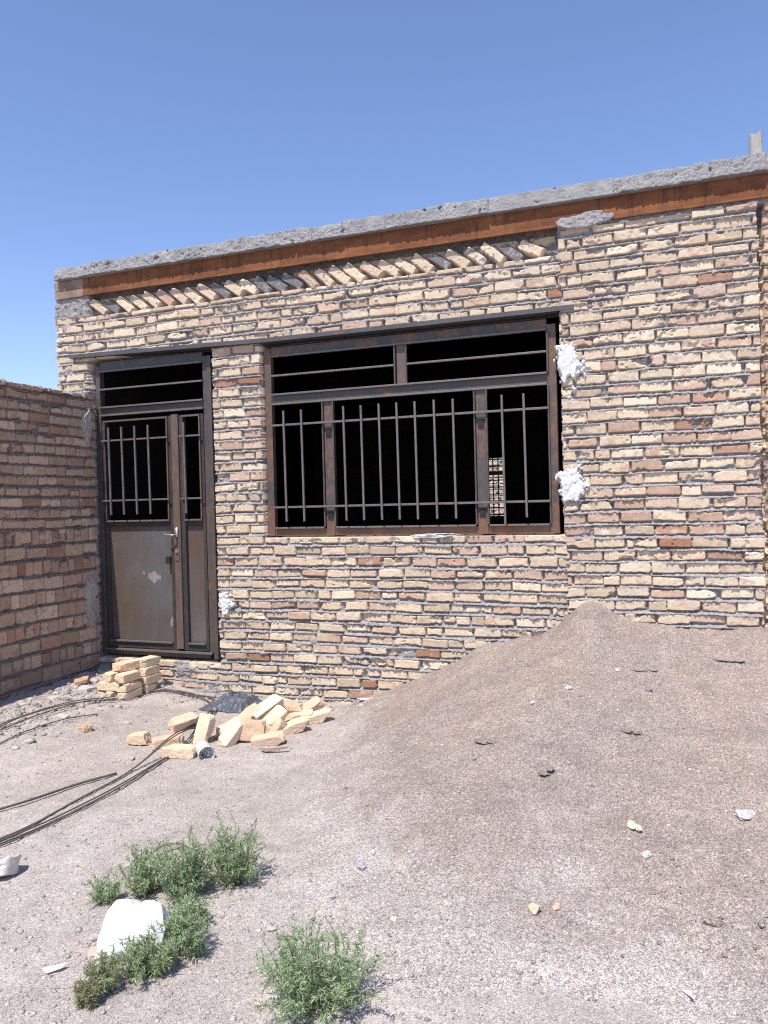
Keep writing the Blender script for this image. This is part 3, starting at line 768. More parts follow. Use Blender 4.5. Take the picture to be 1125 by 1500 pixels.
def smear(cx, cz, w, h, seed):
    n = 36; a = np.linspace(-1.3, 1.3, n); A, B = np.meshgrid(a, a)
    r = np.hypot(A, B) + 0.6 * fbm(A * 1.7, B * 1.2, seed, 3) + 0.2 * fbm(A * 7, B * 4, seed + 1, 2)
    k = r < 0.85; kf = k[:-1, :-1] & k[1:, 1:]
    P = np.stack([cx + A * w / 2, 0.0815 - 0.0008 * (1 - r), cz + B * h / 2], -1).reshape(-1, 3)
    P, F_, _ = compact(P, grid_faces(n, n, kf), P)
    return mesh_obj('paint_smear', P, F_, M['smear'], df)
M['smear'] = mat_noise('pale_dry_smear', (0.20, 0.175, 0.155), (0.27, 0.245, 0.225), 18, 150, 0.8, 0.2)
smear(-4.165, 0.985, 0.15, 0.10, 801); smear(-3.995, 0.60, 0.035, 0.10, 811); smear(-4.27, 1.02, 0.03, 0.05, 821)
# handle: backplate, lever, rose; black lock plate on the panel
hb = MB(); hb.box(-3.905, -3.868, 0.030, 0.0355, 1.13, 1.41); hp = hb.build('handle_plate', M['steel_brown'], df, bevel=0.002)
m = MB()
m.box(-3.902, -3.872, 0.022, 0.0295, 1.335, 1.412)
m.tube(spline([(-3.887, 0.024, 1.352), (-3.890, -0.018, 1.352), (-3.915, -0.024, 1.352), (-3.955, -0.020, 1.355), (-3.985, -0.014, 1.362)], 6), [0.007] * 18 + [0.006] * 6 + [0.005], 10)
m.build('door_handle', M['chrome'], df, smooth=True)
m = MB(); m.tube([(-3.887, 0.016, 1.21), (-3.887, 0.0298, 1.21)], 0.012, 12); m.build('lock_cylinder', M['chrome'], df)
dbox('lock_box', M['black'], -4.005, -3.962, 0.030, 0.0815, 1.108, 1.166)

# ================================================================== BOUNDARY WALL (left)
us2 = np.arange(-3.6, 0.004, 0.006); vs2 = np.arange(-0.05, 2.575, 0.006)
U, V2 = np.meshgrid(us2, vs2)
rows = []; z = 0.0; rr = np.random.RandomState(9); k = 0
low = []
kinds = ['h', 'h', 's', 'h', 's', 'h', 's', 'h', 'S', 'h', 'S', 'h']
z = -0.03
for k in range(12):
    h = 0.108 + rr.uniform(-0.006, 0.006); rows.append((z, h, kinds[k])); z += h + 0.017
k = 0
while z < 2.47:
    h = 0.0655 + rr.uniform(-0.003, 0.003); rows.append((z, h, 's' if k % 2 == 0 else 'H')); z += 0.0845; k += 1
rows.append((z, 0.075, 'H'))
def bw_len(kind, rng):
    if kind in ('s', 'S'): return rng.uniform(0.19, 0.21)
    if kind == 'H': return rng.uniform(0.10, 0.112) if rng.rand() > 0.08 else 0.2
    return rng.uniform(0.058, 0.105)
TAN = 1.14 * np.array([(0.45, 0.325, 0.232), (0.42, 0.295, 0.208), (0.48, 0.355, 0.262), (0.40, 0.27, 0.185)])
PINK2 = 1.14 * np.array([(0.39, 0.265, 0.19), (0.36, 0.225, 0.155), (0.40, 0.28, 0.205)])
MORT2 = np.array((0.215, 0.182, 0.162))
cover = 0.28 * sstep(0.55, 0.15, V2) - 0.25
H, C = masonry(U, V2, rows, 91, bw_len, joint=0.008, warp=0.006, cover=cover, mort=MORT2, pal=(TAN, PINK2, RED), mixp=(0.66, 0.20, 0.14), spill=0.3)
H = H - 0.004
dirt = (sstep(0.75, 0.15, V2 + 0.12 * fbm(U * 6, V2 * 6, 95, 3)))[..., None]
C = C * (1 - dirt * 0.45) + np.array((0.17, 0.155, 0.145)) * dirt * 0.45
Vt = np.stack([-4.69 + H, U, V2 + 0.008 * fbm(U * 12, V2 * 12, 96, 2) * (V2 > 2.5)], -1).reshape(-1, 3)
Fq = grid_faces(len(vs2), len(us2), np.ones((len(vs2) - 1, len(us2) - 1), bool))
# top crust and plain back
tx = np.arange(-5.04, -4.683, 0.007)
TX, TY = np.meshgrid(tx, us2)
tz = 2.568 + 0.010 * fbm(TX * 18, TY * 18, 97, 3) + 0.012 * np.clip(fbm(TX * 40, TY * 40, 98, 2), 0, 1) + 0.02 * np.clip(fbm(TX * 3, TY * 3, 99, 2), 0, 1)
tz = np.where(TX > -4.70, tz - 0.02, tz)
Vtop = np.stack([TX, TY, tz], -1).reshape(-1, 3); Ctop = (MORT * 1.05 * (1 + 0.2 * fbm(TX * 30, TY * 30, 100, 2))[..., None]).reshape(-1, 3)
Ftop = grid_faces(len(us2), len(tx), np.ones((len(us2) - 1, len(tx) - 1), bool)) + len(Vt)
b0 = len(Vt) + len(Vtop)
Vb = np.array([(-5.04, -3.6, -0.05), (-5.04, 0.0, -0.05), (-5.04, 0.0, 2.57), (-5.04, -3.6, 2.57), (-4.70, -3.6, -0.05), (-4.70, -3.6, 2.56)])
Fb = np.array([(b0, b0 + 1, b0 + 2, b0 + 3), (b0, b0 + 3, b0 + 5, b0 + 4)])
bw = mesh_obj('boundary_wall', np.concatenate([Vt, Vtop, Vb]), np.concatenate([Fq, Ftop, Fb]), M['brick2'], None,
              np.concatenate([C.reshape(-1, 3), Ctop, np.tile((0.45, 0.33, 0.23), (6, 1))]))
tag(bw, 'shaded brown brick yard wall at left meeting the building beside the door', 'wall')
plaster('plaster_patch', -0.09, 2.30, 0.12, 0.26, -4.692, 531, M['plaster_grey'], bw, 'X', 'grey plaster daub near the wall top')
plaster('plaster_patch', -0.09, 0.80, 0.15, 0.42, -4.694, 536, M['plaster_grey'], bw, 'X', 'grey plaster daub low on the wall')

# wall of the back court, seen through the rear opening
us3 = np.arange(-4.5, 0.5, 0.011); vs3 = np.arange(0, 2.9, 0.011)
U, V2 = np.meshgrid(us3, vs3)
rows = [(k * 0.11, 0.078, 's') for k in range(27)]
H, C = masonry(U, V2, rows, 131, lambda k_, r_: r_.uniform(0.13, 0.2), joint=0.02, mort=np.array((0.3, 0.27, 0.25)), mixp=(0.85, 0.15, 0.0))
Vt = np.stack([U, 8.3 - H, V2], -1).reshape(-1, 3)
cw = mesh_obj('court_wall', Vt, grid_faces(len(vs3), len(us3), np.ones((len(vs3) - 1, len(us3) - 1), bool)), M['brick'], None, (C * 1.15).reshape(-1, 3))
sw = cw.modifiers.new('thick', 'SOLIDIFY'); sw.thickness = 0.2; sw.offset = -1
tag(cw, 'sunlit pale brick wall glimpsed through the rear opening of the dark room', 'wall')

# ================================================================== LOOSE BRICKS
def brick_mesh(L, W, Hh, seed, chip=1.0, colr=None):
    rng = random.Random(seed)
    bm = bmesh.new(); bmesh.ops.create_cube(bm, size=1)
    bmesh.ops.subdivide_edges(bm, edges=bm.edges[:], cuts=11, use_grid_fill=True)
    o = Vector((seed * 5.3, -seed * 2.9, seed * 1.7))
    cuts = []
    for _ in range(int(round(7 * chip))):
        c = Vector((rng.choice((-1, 1)) * L / 2, rng.choice((-1, 1)) * W / 2, rng.choice((-1, 1)) * Hh / 2))
        ax = rng.randrange(3)
        c[ax] *= rng.uniform(-1, 1)
        n = Vector((c.x / L, c.y / W, c.z / Hh)); n += Vector((rng.uniform(-.3, .3), rng.uniform(-.3, .3), rng.uniform(-.3, .3))); n.normalize()
        cuts.append((c, n, rng.uniform(0.004, 0.016)))
    if chip > 1.6:   # a broken end
        cuts.append((Vector((L / 2, 0, 0)), Vector((1, rng.uniform(-.5, .5), rng.uniform(-.4, .4))).normalized(), 0.02))
    cs = colr or (0.62, 0.49, 0.35)
    cs = (cs[0] * 0.93, cs[1] * 0.955, cs[2] * 1.0)
    cols = []
    vv = []
    for v in bm.verts:
        p = Vector((v.co.x * L, v.co.y * W, v.co.z * Hh))
        # rounded arrises
        r = 0.006
        q = Vector((max(-L / 2 + r, min(L / 2 - r, p.x)), max(-W / 2 + r, min(W / 2 - r, p.y)), max(-Hh / 2 + r, min(Hh / 2 - r, p.z))))
        d = p - q
        if d.length > 1e-6: p = q + d.normalized() * min(d.length, r)
        chipd = 0
        for c, n, dd in cuts:
            k = (p - c).dot(n) + dd + 0.006 * mnoise.noise(p * 60 + o)
            if k > 0: p = p - n * k; chipd = 1
        p = p + (q.normalized() if q.length else Vector()) * (0.0030 * mnoise.fractal(p * 45 + o, 1.0, 2.0, 3) + 0.0012 * mnoise.noise(p * 190 + o))
        vv.append(p)
        t = mnoise.fractal(p * 22 + o, 1.0, 2.0, 3)
        s = 1 + 0.10 * t - 0.06 * chipd - 0.18 * max(0, mnoise.noise(p * 130 - o) - 0.25)
        pk = max(0, min(1, (mnoise.noise(p * 9 - o) - 0.15) * 2.5)) * 0.35
        cols.append((cs[0] * s, (cs[1] * (1 - pk) + 0.36 * pk) * s, (cs[2] * (1 - pk) + 0.25 * pk) * s))
    F = [tuple(q.index for q in f.verts) for f in bm.faces]
    bm.free()
    return vv, F, cols

def loose_brick(x, y, z, yaw, label, group, dims=(0.205, 0.10, 0.066), tilt=(0, 0), chip=1.0, colr=None, seed=1, name='brick', cat='brick'):
    """z is the height of the brick's centre"""
    v, f, c = brick_mesh(*dims, seed, chip, colr)
    o = mesh_obj(name, v, f, M['loose'], None, c)
    o.location = (x, y, z); o.rotation_euler = Euler((R(tilt[0]), R(tilt[1]), R(yaw)), 'XYZ')
    tag(o, label, cat, group)
    return o

GS = 'bricks stacked by the door'
zb = 0.088; hh = 0.0685
S = [(-4.005, -0.486, 0, 90, 'brick at the front right foot of the small stack by the door', 1.0, None),
     (-4.010, -0.480, 1, 92, 'second brick up on the front right of the small stack by the door', 0.8, None),
     (-4.020, -0.478, 2, 87, 'third brick up on the front right of the stack, chipped face turned to the yard', 1.5, None),
     (-4.000, -0.235, 0, 89, 'brick at the rear right foot of the stack, in front of the door sill', 0.7, None),
     (-4.004, -0.238, 1, 91, 'middle brick of the rear right column of the stack by the door', 0.7, None),
     (-4.012, -0.236, 2, 90, 'top brick of the rear right column, beside the two bricks crowning the stack', 1.2, None),
     (-4.145, -0.520, 1, 3, 'brick laid sideways in the second layer on the left of the stack', 0.8, None),
     (-4.140, -0.465, 2, 83, 'third layer brick on the left of the stack, leaning back towards the door', 1.0, None),
     (-4.085, -0.405, 3, 78, 'front brick of the two crowning the small stack by the door', 0.7, None),
     (-4.020, -0.225, 3, 82, 'rear brick of the two crowning the stack, nearest the door sill', 0.7, None),
     (-4.150, -0.300, 0, 88, 'hidden rear left foot brick carrying the small stack', 1.0, None)]
for i, (x, y, t, yaw, lab, ch, cc) in enumerate(S):
    loose_brick(x, y, zb + hh * (t + 0.5), yaw, lab, GS, chip=ch, seed=100 + i, colr=(0.70 + 0.02 * (i % 3), 0.54, 0.365))
loose_brick(-4.118, -0.535, zb + hh * 0.5, 84, 'broken half brick squeezed in at the stack foot beside the front right brick', GS, (0.12, 0.075, 0.066), chip=2.2, seed=120)
loose_brick(-4.205, -0.540, zb + hh * 0.45, 60, 'pinkish broken brick end at the far left foot of the stack', GS, (0.13, 0.085, 0.064), chip=2.4, seed=121, colr=(0.58, 0.40, 0.28))
loose_brick(-4.160, -0.300, zb + hh * 1.5, 86, 'second layer brick at the rear left inside the stack', GS, seed=122)

GP = 'bricks dumped in a loose pile before the window wall'
g0 = 0.03
CR = (0.72, 0.545, 0.37)
P = [
 # x, y, z, yaw, tilt, chip, label, dims
 (-3.215, -0.895, 0.075, 62, (14, -6), 1.2, 'chipped brick with pink mortar lying behind the steel rods', None, (0.68, 0.48, 0.33)),
 (-3.075, -1.270, 0.062, 40, (0, 0), 1.2, 'pinkish brick pinned under the dark steel rods', None, (0.64, 0.45, 0.31)),
 (-2.870, -1.430, 0.066, 14, (0, 2), 1.0, 'flat brick nearest the yard, between the rods and the clear jar', None, CR),
 (-2.885, -1.135, 0.115, 76, (4, -68), 0.8, 'brick standing on end and leaning, just behind the clear jar', None, (0.74, 0.57, 0.40)),
 (-2.800, -0.985, 0.075, 70, (12, -10), 1.2, 'half hidden brick leaning behind the upright one near the jar', (0.15, 0.10, 0.066), CR),
 (-2.645, -1.040, 0.105, 66, (12, -42), 0.8, 'brick propped up steeply at the left end of the pile', None, (0.74, 0.57, 0.40)),
 (-2.535, -0.965, 0.112, 22, (82, 4), 1.6, 'brick standing on its long edge at the front of the pile, rough tan face showing', (0.19, 0.13, 0.085), (0.60, 0.42, 0.28)),
 (-2.715, -0.700, 0.130, 60, (10, -34), 1.2, 'tan brick tilted up behind the two front bricks, beside the dark plastic sheet', (0.16, 0.11, 0.07), (0.62, 0.45, 0.30)),
 (-2.600, -0.640, 0.175, 56, (18, -26), 0.7, 'pale smooth brick lying slanted across the top of the pile', (0.23, 0.10, 0.066), (0.78, 0.61, 0.43)),
 (-2.470, -0.760, 0.125, 58, (24, -32), 0.8, 'brick sloping down the front of the pile below the top one', (0.215, 0.10, 0.066), CR),
 (-2.415, -0.780, 0.090, 66, (0, -58), 1.7, 'small broken brick wedged upright at the front right of the pile', (0.14, 0.09, 0.066), (0.68, 0.50, 0.34)),
 (-2.490, -0.470, 0.135, 40, (26, 18), 2.0, 'broken brick with rough tan end behind the pale top brick', (0.17, 0.10, 0.066), (0.62, 0.44, 0.29)),
 (-2.395, -0.470, 0.078, 20, (10, 0), 1.4, 'low brick in the dip between the top and the right end of the pile', (0.18, 0.10, 0.066), CR),
 (-2.385, -0.255, 0.100, 30, (20, -30), 1.8, 'broken brick tilted up against the wall foot at the right end of the pile', (0.18, 0.10, 0.066), (0.66, 0.46, 0.31)),
 (-2.255, -0.420, 0.068, 52, (0, -6), 0.9, 'pale brick lying flat at the right end of the pile towards the gravel', None, (0.74, 0.57, 0.40)),
 (-2.330, -0.700, 0.072, 44, (4, -8), 0.9, 'brick lying flat on the right, in front of the pale end brick', (0.22, 0.10, 0.07), CR),
 (-2.370, -0.985, 0.062, 30, (6, -6), 1.3, 'long tan brick half sunk in sand before the pile', (0.215, 0.09, 0.066), (0.66, 0.47, 0.32)),
 (-2.745, -0.370, 0.110, 50, (10, -14), 1.0, 'brick at the back left of the pile beside the plastic sheet', None, (0.76, 0.59, 0.42)),
 (-2.630, -0.300, 0.105, 12, (16, 4), 0.9, 'pale brick at the back of the pile along the wall', None, (0.78, 0.62, 0.45)),
 (-2.560, -0.560, 0.066, 35, (0, 0), 1.0, 'brick buried in the heart of the loose pile', None, CR),
 (-2.660, -0.520, 0.066, 80, (0, 0), 1.0, 'bottom brick under the tilted tan one in the pile', None, CR),
]
for i, (x, y, z, yaw, tl, ch, lab, dm, cc) in enumerate(P):
    if i >= 5: x = -2.69 + (x + 2.645) * 0.84; y -= 0.075; z = 0.03 + (z - 0.03) * 0.92
    loose_brick(x, y, z, yaw, lab, GP, dm or (0.205, 0.10, 0.066), tl, ch, cc, 200 + i)
loose_brick(-3.300, -1.270, 0.066, 16, 'single chipped half brick lying alone on open ground left of the rods', None, (0.155, 0.09, 0.07), chip=2.0, seed=231, colr=(0.68, 0.49, 0.32))
loose_brick(-3.795, -1.205, 0.070, 70, 'small broken brick lump alone on the ground between wall rods and stack', None, (0.085, 0.07, 0.062), chip=2.2, seed=232, colr=(0.52, 0.36, 0.24))
loose_brick(-4.440, -0.50, 0.205, 35, 'reddish brick bit lying against the shaded yard wall foot', None, (0.13, 0.08, 0.055), (8, -12), 2.2, (0.50, 0.31, 0.20), 233)
loose_brick(-4.33, -0.60, 0.165, 10, 'flat grey white brick bit in front of the reddish one by the yard wall', None, (0.16, 0.10, 0.045), (0, 6), 1.8, (0.52, 0.47, 0.43), 234)
loose_brick(-4.36, -0.90, 0.165, 50, 'pale brick bit among rubble beside the long rods by the yard wall', None, (0.10, 0.07, 0.05), (0, 6), 2.2, (0.60, 0.48, 0.38), 235)
loose_brick(-3.13, -1.555, 0.035, 30, 'crumb of cream brick beside the crossing of the steel rods', None, (0.055, 0.04, 0.03), (0, 0), 2.2, (0.66, 0.48, 0.32), 236)
loose_brick(-4.05, -1.13, 0.10, 20, 'pale worn brick lump flat in the sand below the rods by the wall', None, (0.11, 0.08, 0.05), (0, 5), 2.4, (0.60, 0.50, 0.42), 237)

# ---- separate lumps of stone and brick on the heap and ground
def stone(x, y, rx, ry, rz, label, colr, seed, name='stone', cat='stone', up=0.3, sub=3, rough=0.35):
    v, f = blob(rx, ry, rz, seed, sub, rough, 1.6)
    cs = [tuple(c * (1 + 0.12 * mnoise.noise(p * 90)) for c in colr) for p in v]
    o = mesh_obj(name, v, f, M['rubble'], None, cs)
    o.location = (x, y, surf(x, y) + rz * up); o.rotation_euler = (random.uniform(-.2, .2), random.uniform(-.2, .2), random.uniform(0, 6))
    tag(o, label, cat)
    return o
BR = (0.66, 0.50, 0.36); GY = (0.40, 0.37, 0.37)
def shard(x, y, dims, yaw, tl, label, colr, seed):
    v, f, c = brick_mesh(*dims, seed, 2.4, colr)
    o = mesh_obj('brick_shard', v, f, M['loose'], None, c)
    o.location = (x, y, surf(x, y) + dims[2] * 0.42); o.rotation_euler = Euler((R(tl[0]), R(tl[1]), R(yaw)))
    tag(o, label, 'brick shard'); return o
shard(-0.468, -2.705, (0.060, 0.042, 0.034), 10, (20, 5), 'flat cream brick shard low on the gravel heap, left of a slanted one', BR, 301)
shard(-0.402, -2.655, (0.062, 0.026, 0.030), 45, (10, -30), 'slanted narrow cream brick shard beside the flat one low on the heap', (0.62, 0.46, 0.34), 302)
shard(-0.158, -2.105, (0.075, 0.032, 0.026), -48, (20, 14), 'notched cream brick shard midway up the right side of the heap', (0.74, 0.60, 0.44), 303)
stone(-0.138, -2.112, 0.022, 0.012, 0.012, 'thin cream splinter stuck to the notched brick shard on the heap', (0.74, 0.60, 0.44), 304, name='brick_splinter', cat='brick shard', up=1.0)
stone(0.285, -1.905, 0.045, 0.030, 0.020, 'pale grey lump on the right upper flank of the gravel heap', (0.48, 0.44, 0.43), 305)
stone(-1.206, -2.546, 0.024, 0.018, 0.016, 'bluish grey pebble alone at the left toe of the heap', (0.36, 0.35, 0.39), 306, up=0.5)
stone(-1.20, -2.44, 0.018, 0.014, 0.010, 'small pale pebble up from the bluish one at the heap toe', (0.50, 0.47, 0.46), 307, up=0.5)
stone(-0.10, -2.28, 0.020, 0.016, 0.014, 'round pale grey pebble just below the notched shard', (0.52, 0.48, 0.46), 308, up=0.6)
stone(-1.385, -2.98, 0.022, 0.014, 0.010, 'smooth beige pebble on flat ground above the lower green weed', (0.45, 0.40, 0.36), 309, up=0.5)
stone(-0.955, -2.86, 0.014, 0.012, 0.010, 'cream pebble at the foot of the heap above the lower weed', (0.66, 0.54, 0.42), 310, up=0.5)
stone(-0.55, -0.98, 0.018, 0.012, 0.010, 'white pebble high on the heap below its peak', (0.72, 0.66, 0.58), 311, up=0.6)
stone(-0.30, -0.66, 0.014, 0.010, 0.010, 'white pebble beside the dark crust ledge near the heap top', (0.78, 0.74, 0.68), 312, up=0.7)
stone(-0.12, -0.90, 0.022, 0.016, 0.014, 'dark grey pebble below the crust ledge near the heap top', (0.24, 0.22, 0.22), 313, up=0.5)
stone(-0.73, -1.13, 0.022, 0.009, 0.008, 'thin cream sliver lying on the upper left heap slope', (0.66, 0.54, 0.44), 314, up=0.7)
stone(-1.90, -3.30, 0.036, 0.028, 0.016, 'tan flat stone on bare ground left of the white sack', (0.44, 0.36, 0.30), 315, up=0.4)
stone(-1.97, -3.23, 0.028, 0.02, 0.012, 'grey tan stone next to the tan flat one left of the sack', (0.40, 0.35, 0.32), 316, up=0.4)

# ---- pebbles and rubble nobody could count
def scatter(name, n, place, size, cols, label, cat, seed, mat):
    rng = np.random.RandomState(seed)
    bm = bmesh.new(); bmesh.ops.create_icosphere(bm, subdivisions=1, radius=1)
    base = np.array([v.co for v in bm.verts]); fb = np.array([[q.index for q in f.verts] for f in bm.faces]); bm.free()
    k = len(base); Vs_ = []; Cs = []; Fs_ = []
    pts = place(rng, n)
    for i, (x, y) in enumerate(pts):
        s = size(rng, x, y)
        sc = s * np.array([rng.uniform(0.7, 1.4), rng.uniform(0.6, 1.1), rng.uniform(0.45, 0.8)])
        v = base * (1 + 0.42 * rng.uniform(-1, 1, (k, 1))) * sc
        a = rng.uniform(0, 6.28); ca, sa = math.cos(a), math.sin(a)
        v = np.stack([v[:, 0] * ca - v[:, 1] * sa, v[:, 0] * sa + v[:, 1] * ca, v[:, 2]], -1)
        Vs_.append(v + np.array([x, y, 0])); Cs.append(np.tile(cols[rng.randint(len(cols))] * rng.uniform(0.8, 1.15), (k, 1)))
        Fs_.append(fb + i * k)
    Vv = np.concatenate(Vs_); 
    cx = pts[:, 0]; cy = pts[:, 1]
    zz = np.maximum(ground_h(cx, cy), heap_h(cx, cy))
    Vv[:, 2] += np.repeat(zz, k) + 0.001
    o = mesh_obj(name, Vv, np.concatenate(Fs_), mat, None, np.concatenate(Cs))
    tag(o, label, cat, kind='stuff'); return o
CAMXY = np.array((0.0, -5.45))
def place_near(rng, n):
    out = []
    while len(out) < n:
        d = 2.0 + 4.6 * rng.rand() ** 1.6; a = rng.uniform(-0.22, 0.95)
        x = -d * math.sin(a); y = -5.45 + d * math.cos(a)
        if y < -0.08 and x > -4.62: out.append((x, y))
    return np.array(out)
peb = 1.4 * np.array([(0.27, 0.24, 0.235), (0.33, 0.30, 0.285), (0.20, 0.18, 0.18), (0.25, 0.205, 0.19), (0.37, 0.325, 0.285), (0.16, 0.145, 0.15)])
scatter('gravel', 15000, place_near, lambda r, x, y: 0.0020 + 0.0022 * r.rand() + 0.007 * r.rand() ** 10, peb, 'loose fine gravel strewn over the heap and yard', 'gravel', 5, M['rubble'])
cream = np.array([(0.66, 0.52, 0.38), (0.60, 0.46, 0.33), (0.56, 0.52, 0.49), (0.68, 0.60, 0.52)])
scatter('brick_crumbs', 420, place_near, lambda r, x, y: 0.002 + 0.006 * r.rand() ** 4, cream, 'pale brick crumbs sprinkled over the yard and heap', 'crumbs', 6, M['rubble'])
def place_wall(rng, n):
    out = []
    while len(out) < n:
        t = rng.rand()
        if t < 0.75:
            y = rng.uniform(-1.75, -0.1); x = -4.62 + abs(rng.normal(0, 0.33)) + 0.10 * (-y)
            if -4.62 < x < -3.5: out.append((x, y))
        else:
            x = rng.uniform(-4.2, -2.1); y = -0.05 - abs(rng.normal(0, 0.12)); out.append((x, y))
    return np.array(out)
rub = np.array([(0.34, 0.31, 0.30), (0.39, 0.35, 0.32), (0.29, 0.26, 0.25), (0.44, 0.37, 0.30), (0.26, 0.23, 0.22), (0.47, 0.44, 0.41)])
scatter('rubble', 1500, place_wall, lambda r, x, y: 0.003 + 0.007 * r.rand() + 0.026 * r.rand() ** 9, rub, 'grey building rubble and mortar bits along the wall feet', 'rubble', 8, M['rubble'])
def place_corner(rng, n):
    return np.stack([-1.95 + 0.22 * rng.normal(size=n), -3.42 + 0.20 * rng.normal(size=n)], -1)
scatter('pebbles', 110, place_corner, lambda r, x, y: 0.003 + 0.012 * r.rand() ** 3, np.array([(0.50, 0.41, 0.33), (0.44, 0.39, 0.36), (0.56, 0.47, 0.38), (0.38, 0.34, 0.32)]), 'tan pebbles strewn on the bare ground left of the white sack', 'pebbles', 12, M['rubble'])
def place_clod(rng, n):
    return np.stack([0.22 + 0.26 * rng.normal(size=n), -2.58 + 0.26 * rng.normal(size=n)], -1)
scatter('sand_clods', 130, place_clod, lambda r, x, y: 0.003 + 0.009 * r.rand() ** 3, np.array([(0.33, 0.27, 0.245), (0.37, 0.305, 0.27), (0.28, 0.235, 0.215)]), 'crumbly sand clods trampled on the lower right of the heap', 'clods', 13, M['rubble'])
def place_crumb(rng, n):
    return np.stack([-3.42 + 0.16 * rng.normal(size=n), -1.72 + 0.13 * rng.normal(size=n)], -1)
scatter('sandy_crumbs', 220, place_crumb, lambda r, x, y: 0.002 + 0.005 * r.rand() ** 3, cream, 'patch of cream brick dust and crumbs between the rods', 'crumbs', 9, M['rubble'])

# ================================================================== STEEL RODS
rods = empty('rod_bundle', (-3.2, -1.0, 0.03))
tag(rods, 'bundle of thin dark steel rods bent back in a hairpin across the yard', 'steel rods')
rods.location = (0, 0, 0)
front_runs = [
 [(-3.62, -3.05), (-3.265, -2.436), (-3.14, -2.02), (-3.052, -1.80)],
 [(-3.25, -3.25), (-2.984, -2.701), (-3.000, -2.17), (-2.995, -1.74), (-2.985, -1.40), (-3.02, -1.18), (-3.13, -0.86), (-3.225, -0.52), (-3.38, -0.24), (-3.62, -0.145), (-3.90, -0.20)],
 [(-3.24, -3.27), (-2.974, -2.715), (-2.985, -2.18), (-2.985, -1.75), (-2.970, -1.40), (-3.00, -1.17), (-3.11, -0.85), (-3.205, -0.50), (-3.36, -0.21), (-3.62, -0.115), (-3.92, -0.16)],
 [(-3.22, -3.30), (-2.955, -2.735), (-2.900, -2.14), (-2.930, -1.56), (-2.95, -1.30), (-3.03, -1.05), (-3.15, -0.80), (-3.25, -0.50), (-3.42, -0.27), (-3.62, -0.18), (-3.88, -0.23), (-3.99, -0.62), (-4.10, -0.86), (-4.15, -1.28), (-4.16, -1.62), (-4.10, -2.3)],
 [(-3.20, -3.32), (-2.940, -2.75), (-2.882, -2.13), (-2.915, -1.56), (-2.93, -1.28), (-3.01, -1.03), (-3.12, -0.78), (-3.22, -0.46), (-3.40, -0.22), (-3.62, -0.13), (-3.88, -0.17), (-4.08, -0.64), (-4.17, -0.95), (-4.21, -1.36), (-4.21, -1.62), (-4.16, -2.3)],
 [(-3.19, -3.31), (-2.925, -2.76), (-2.868, -2.16), (-2.905, -1.60), (-2.94, -1.26), (-3.03, -1.0), (-3.16, -0.76), (-3.27, -0.46), (-3.44, -0.25), (-3.64, -0.16), (-3.90, -0.20), (-4.05, -0.66), (-4.15, -0.98), (-4.19, -1.38), (-4.19, -1.66), (-4.13, -2.3)],
 [(-3.92, -0.95), (-4.00, -1.18), (-4.04, -1.50), (-4.03, -1.72), (-3.96, -2.3)],
]
for i, run in enumerate(front_runs):
    pts = []
    for j, (x, y) in enumerate(run):
        lift = 0.012 + 0.004 * math.sin(i * 2.1 + j * 1.3)
        if i in (1, 2) and -1.45 < y < -1.1: lift += 0.075        # passes over the pinned brick
        if i >= 3 and i < 6 and -1.45 < y < -0.7: lift += 0.02
        pts.append((x, y, float(ground_h(x, y)) + lift))
    m = MB(); m.tube(spline(pts, 7), 0.0040 if i else 0.0062, 6); m.build('steel_rod', M['rod'], rods, smooth=True)

w = MB(); w.tube(spline([(-2.15, -2.76, surf(-2.15, -2.76)), (-2.165, -2.67, 0.05), (-2.155, -2.585, 0.065), (-2.10, -2.535, 0.06), (-2.03, -2.53, 0.04)], 6), 0.004, 6)
tag(w.build('curved_wire', M['rod'], None, smooth=True), 'short curved piece of dark wire arching behind the green weeds', 'wire')

# ================================================================== BAGS, JAR, SCRAPS
def cloth_heap(name, cx, cy, w, d, h, seed, mat, label, cat, yaw=0.0):
    n = 90
    a = np.linspace(-1.2, 1.2, n); A, B = np.meshgrid(a, a)
    r = np.maximum(np.abs(A), np.abs(B)) * 0.55 + 0.45 * np.hypot(A, B) + 0.30 * fbm(A * 1.7, B * 1.7, seed, 3)
    t = sstep(1.04, 0.62, r)
    wx = A + 0.35 * fbm(A * 1.5, B * 1.5, seed + 5, 2); wy = B + 0.35 * fbm(A * 1.5, B * 1.5, seed + 6, 2)
    f1 = np.abs(fbm(wx * 1.3 + wy * 0.7, wy * 1.3 - wx * 0.7, seed + 1, 1)); f2 = np.abs(fbm(wx * 2.6 - wy, wy * 2.6 + wx, seed + 2, 1))
    hz = h * t * (1.05 - 0.9 * f1 - 0.45 * f2) + 0.004 + 0.012 * np.clip(t * 6, 0, 1) * (1 - np.abs(fbm(wx * 4, wy * 4, seed + 3, 1)) * 2)
    hz = np.maximum(hz, 0.003)
    keep = r < 1.02
    kf = keep[:-1, :-1] & keep[1:, 1:] & keep[1:, :-1] & keep[:-1, 1:]
    ca, sa = math.cos(yaw), math.sin(yaw)
    PX = A * w / 2; PY = B * d / 2
    XX_ = cx + PX * ca - PY * sa; YY_ = cy + PX * sa + PY * ca
    Vp = np.stack([XX_, YY_, ground_h(XX_, YY_) + hz], -1).reshape(-1, 3); Fp = grid_faces(n, n, kf)
    Vp, Fp, _ = compact(Vp, Fp, Vp)
    o = mesh_obj(name, Vp, Fp, mat, None, smooth=True)
    tag(o, label, cat); return o
cloth_heap('plastic_sheet', -3.165, -0.285, 0.46, 0.40, 0.085, 611, M['blackbag'], 'crumpled dusty dark plastic sheet at the wall foot beside the brick pile', 'plastic sheet', yaw=-0.12)

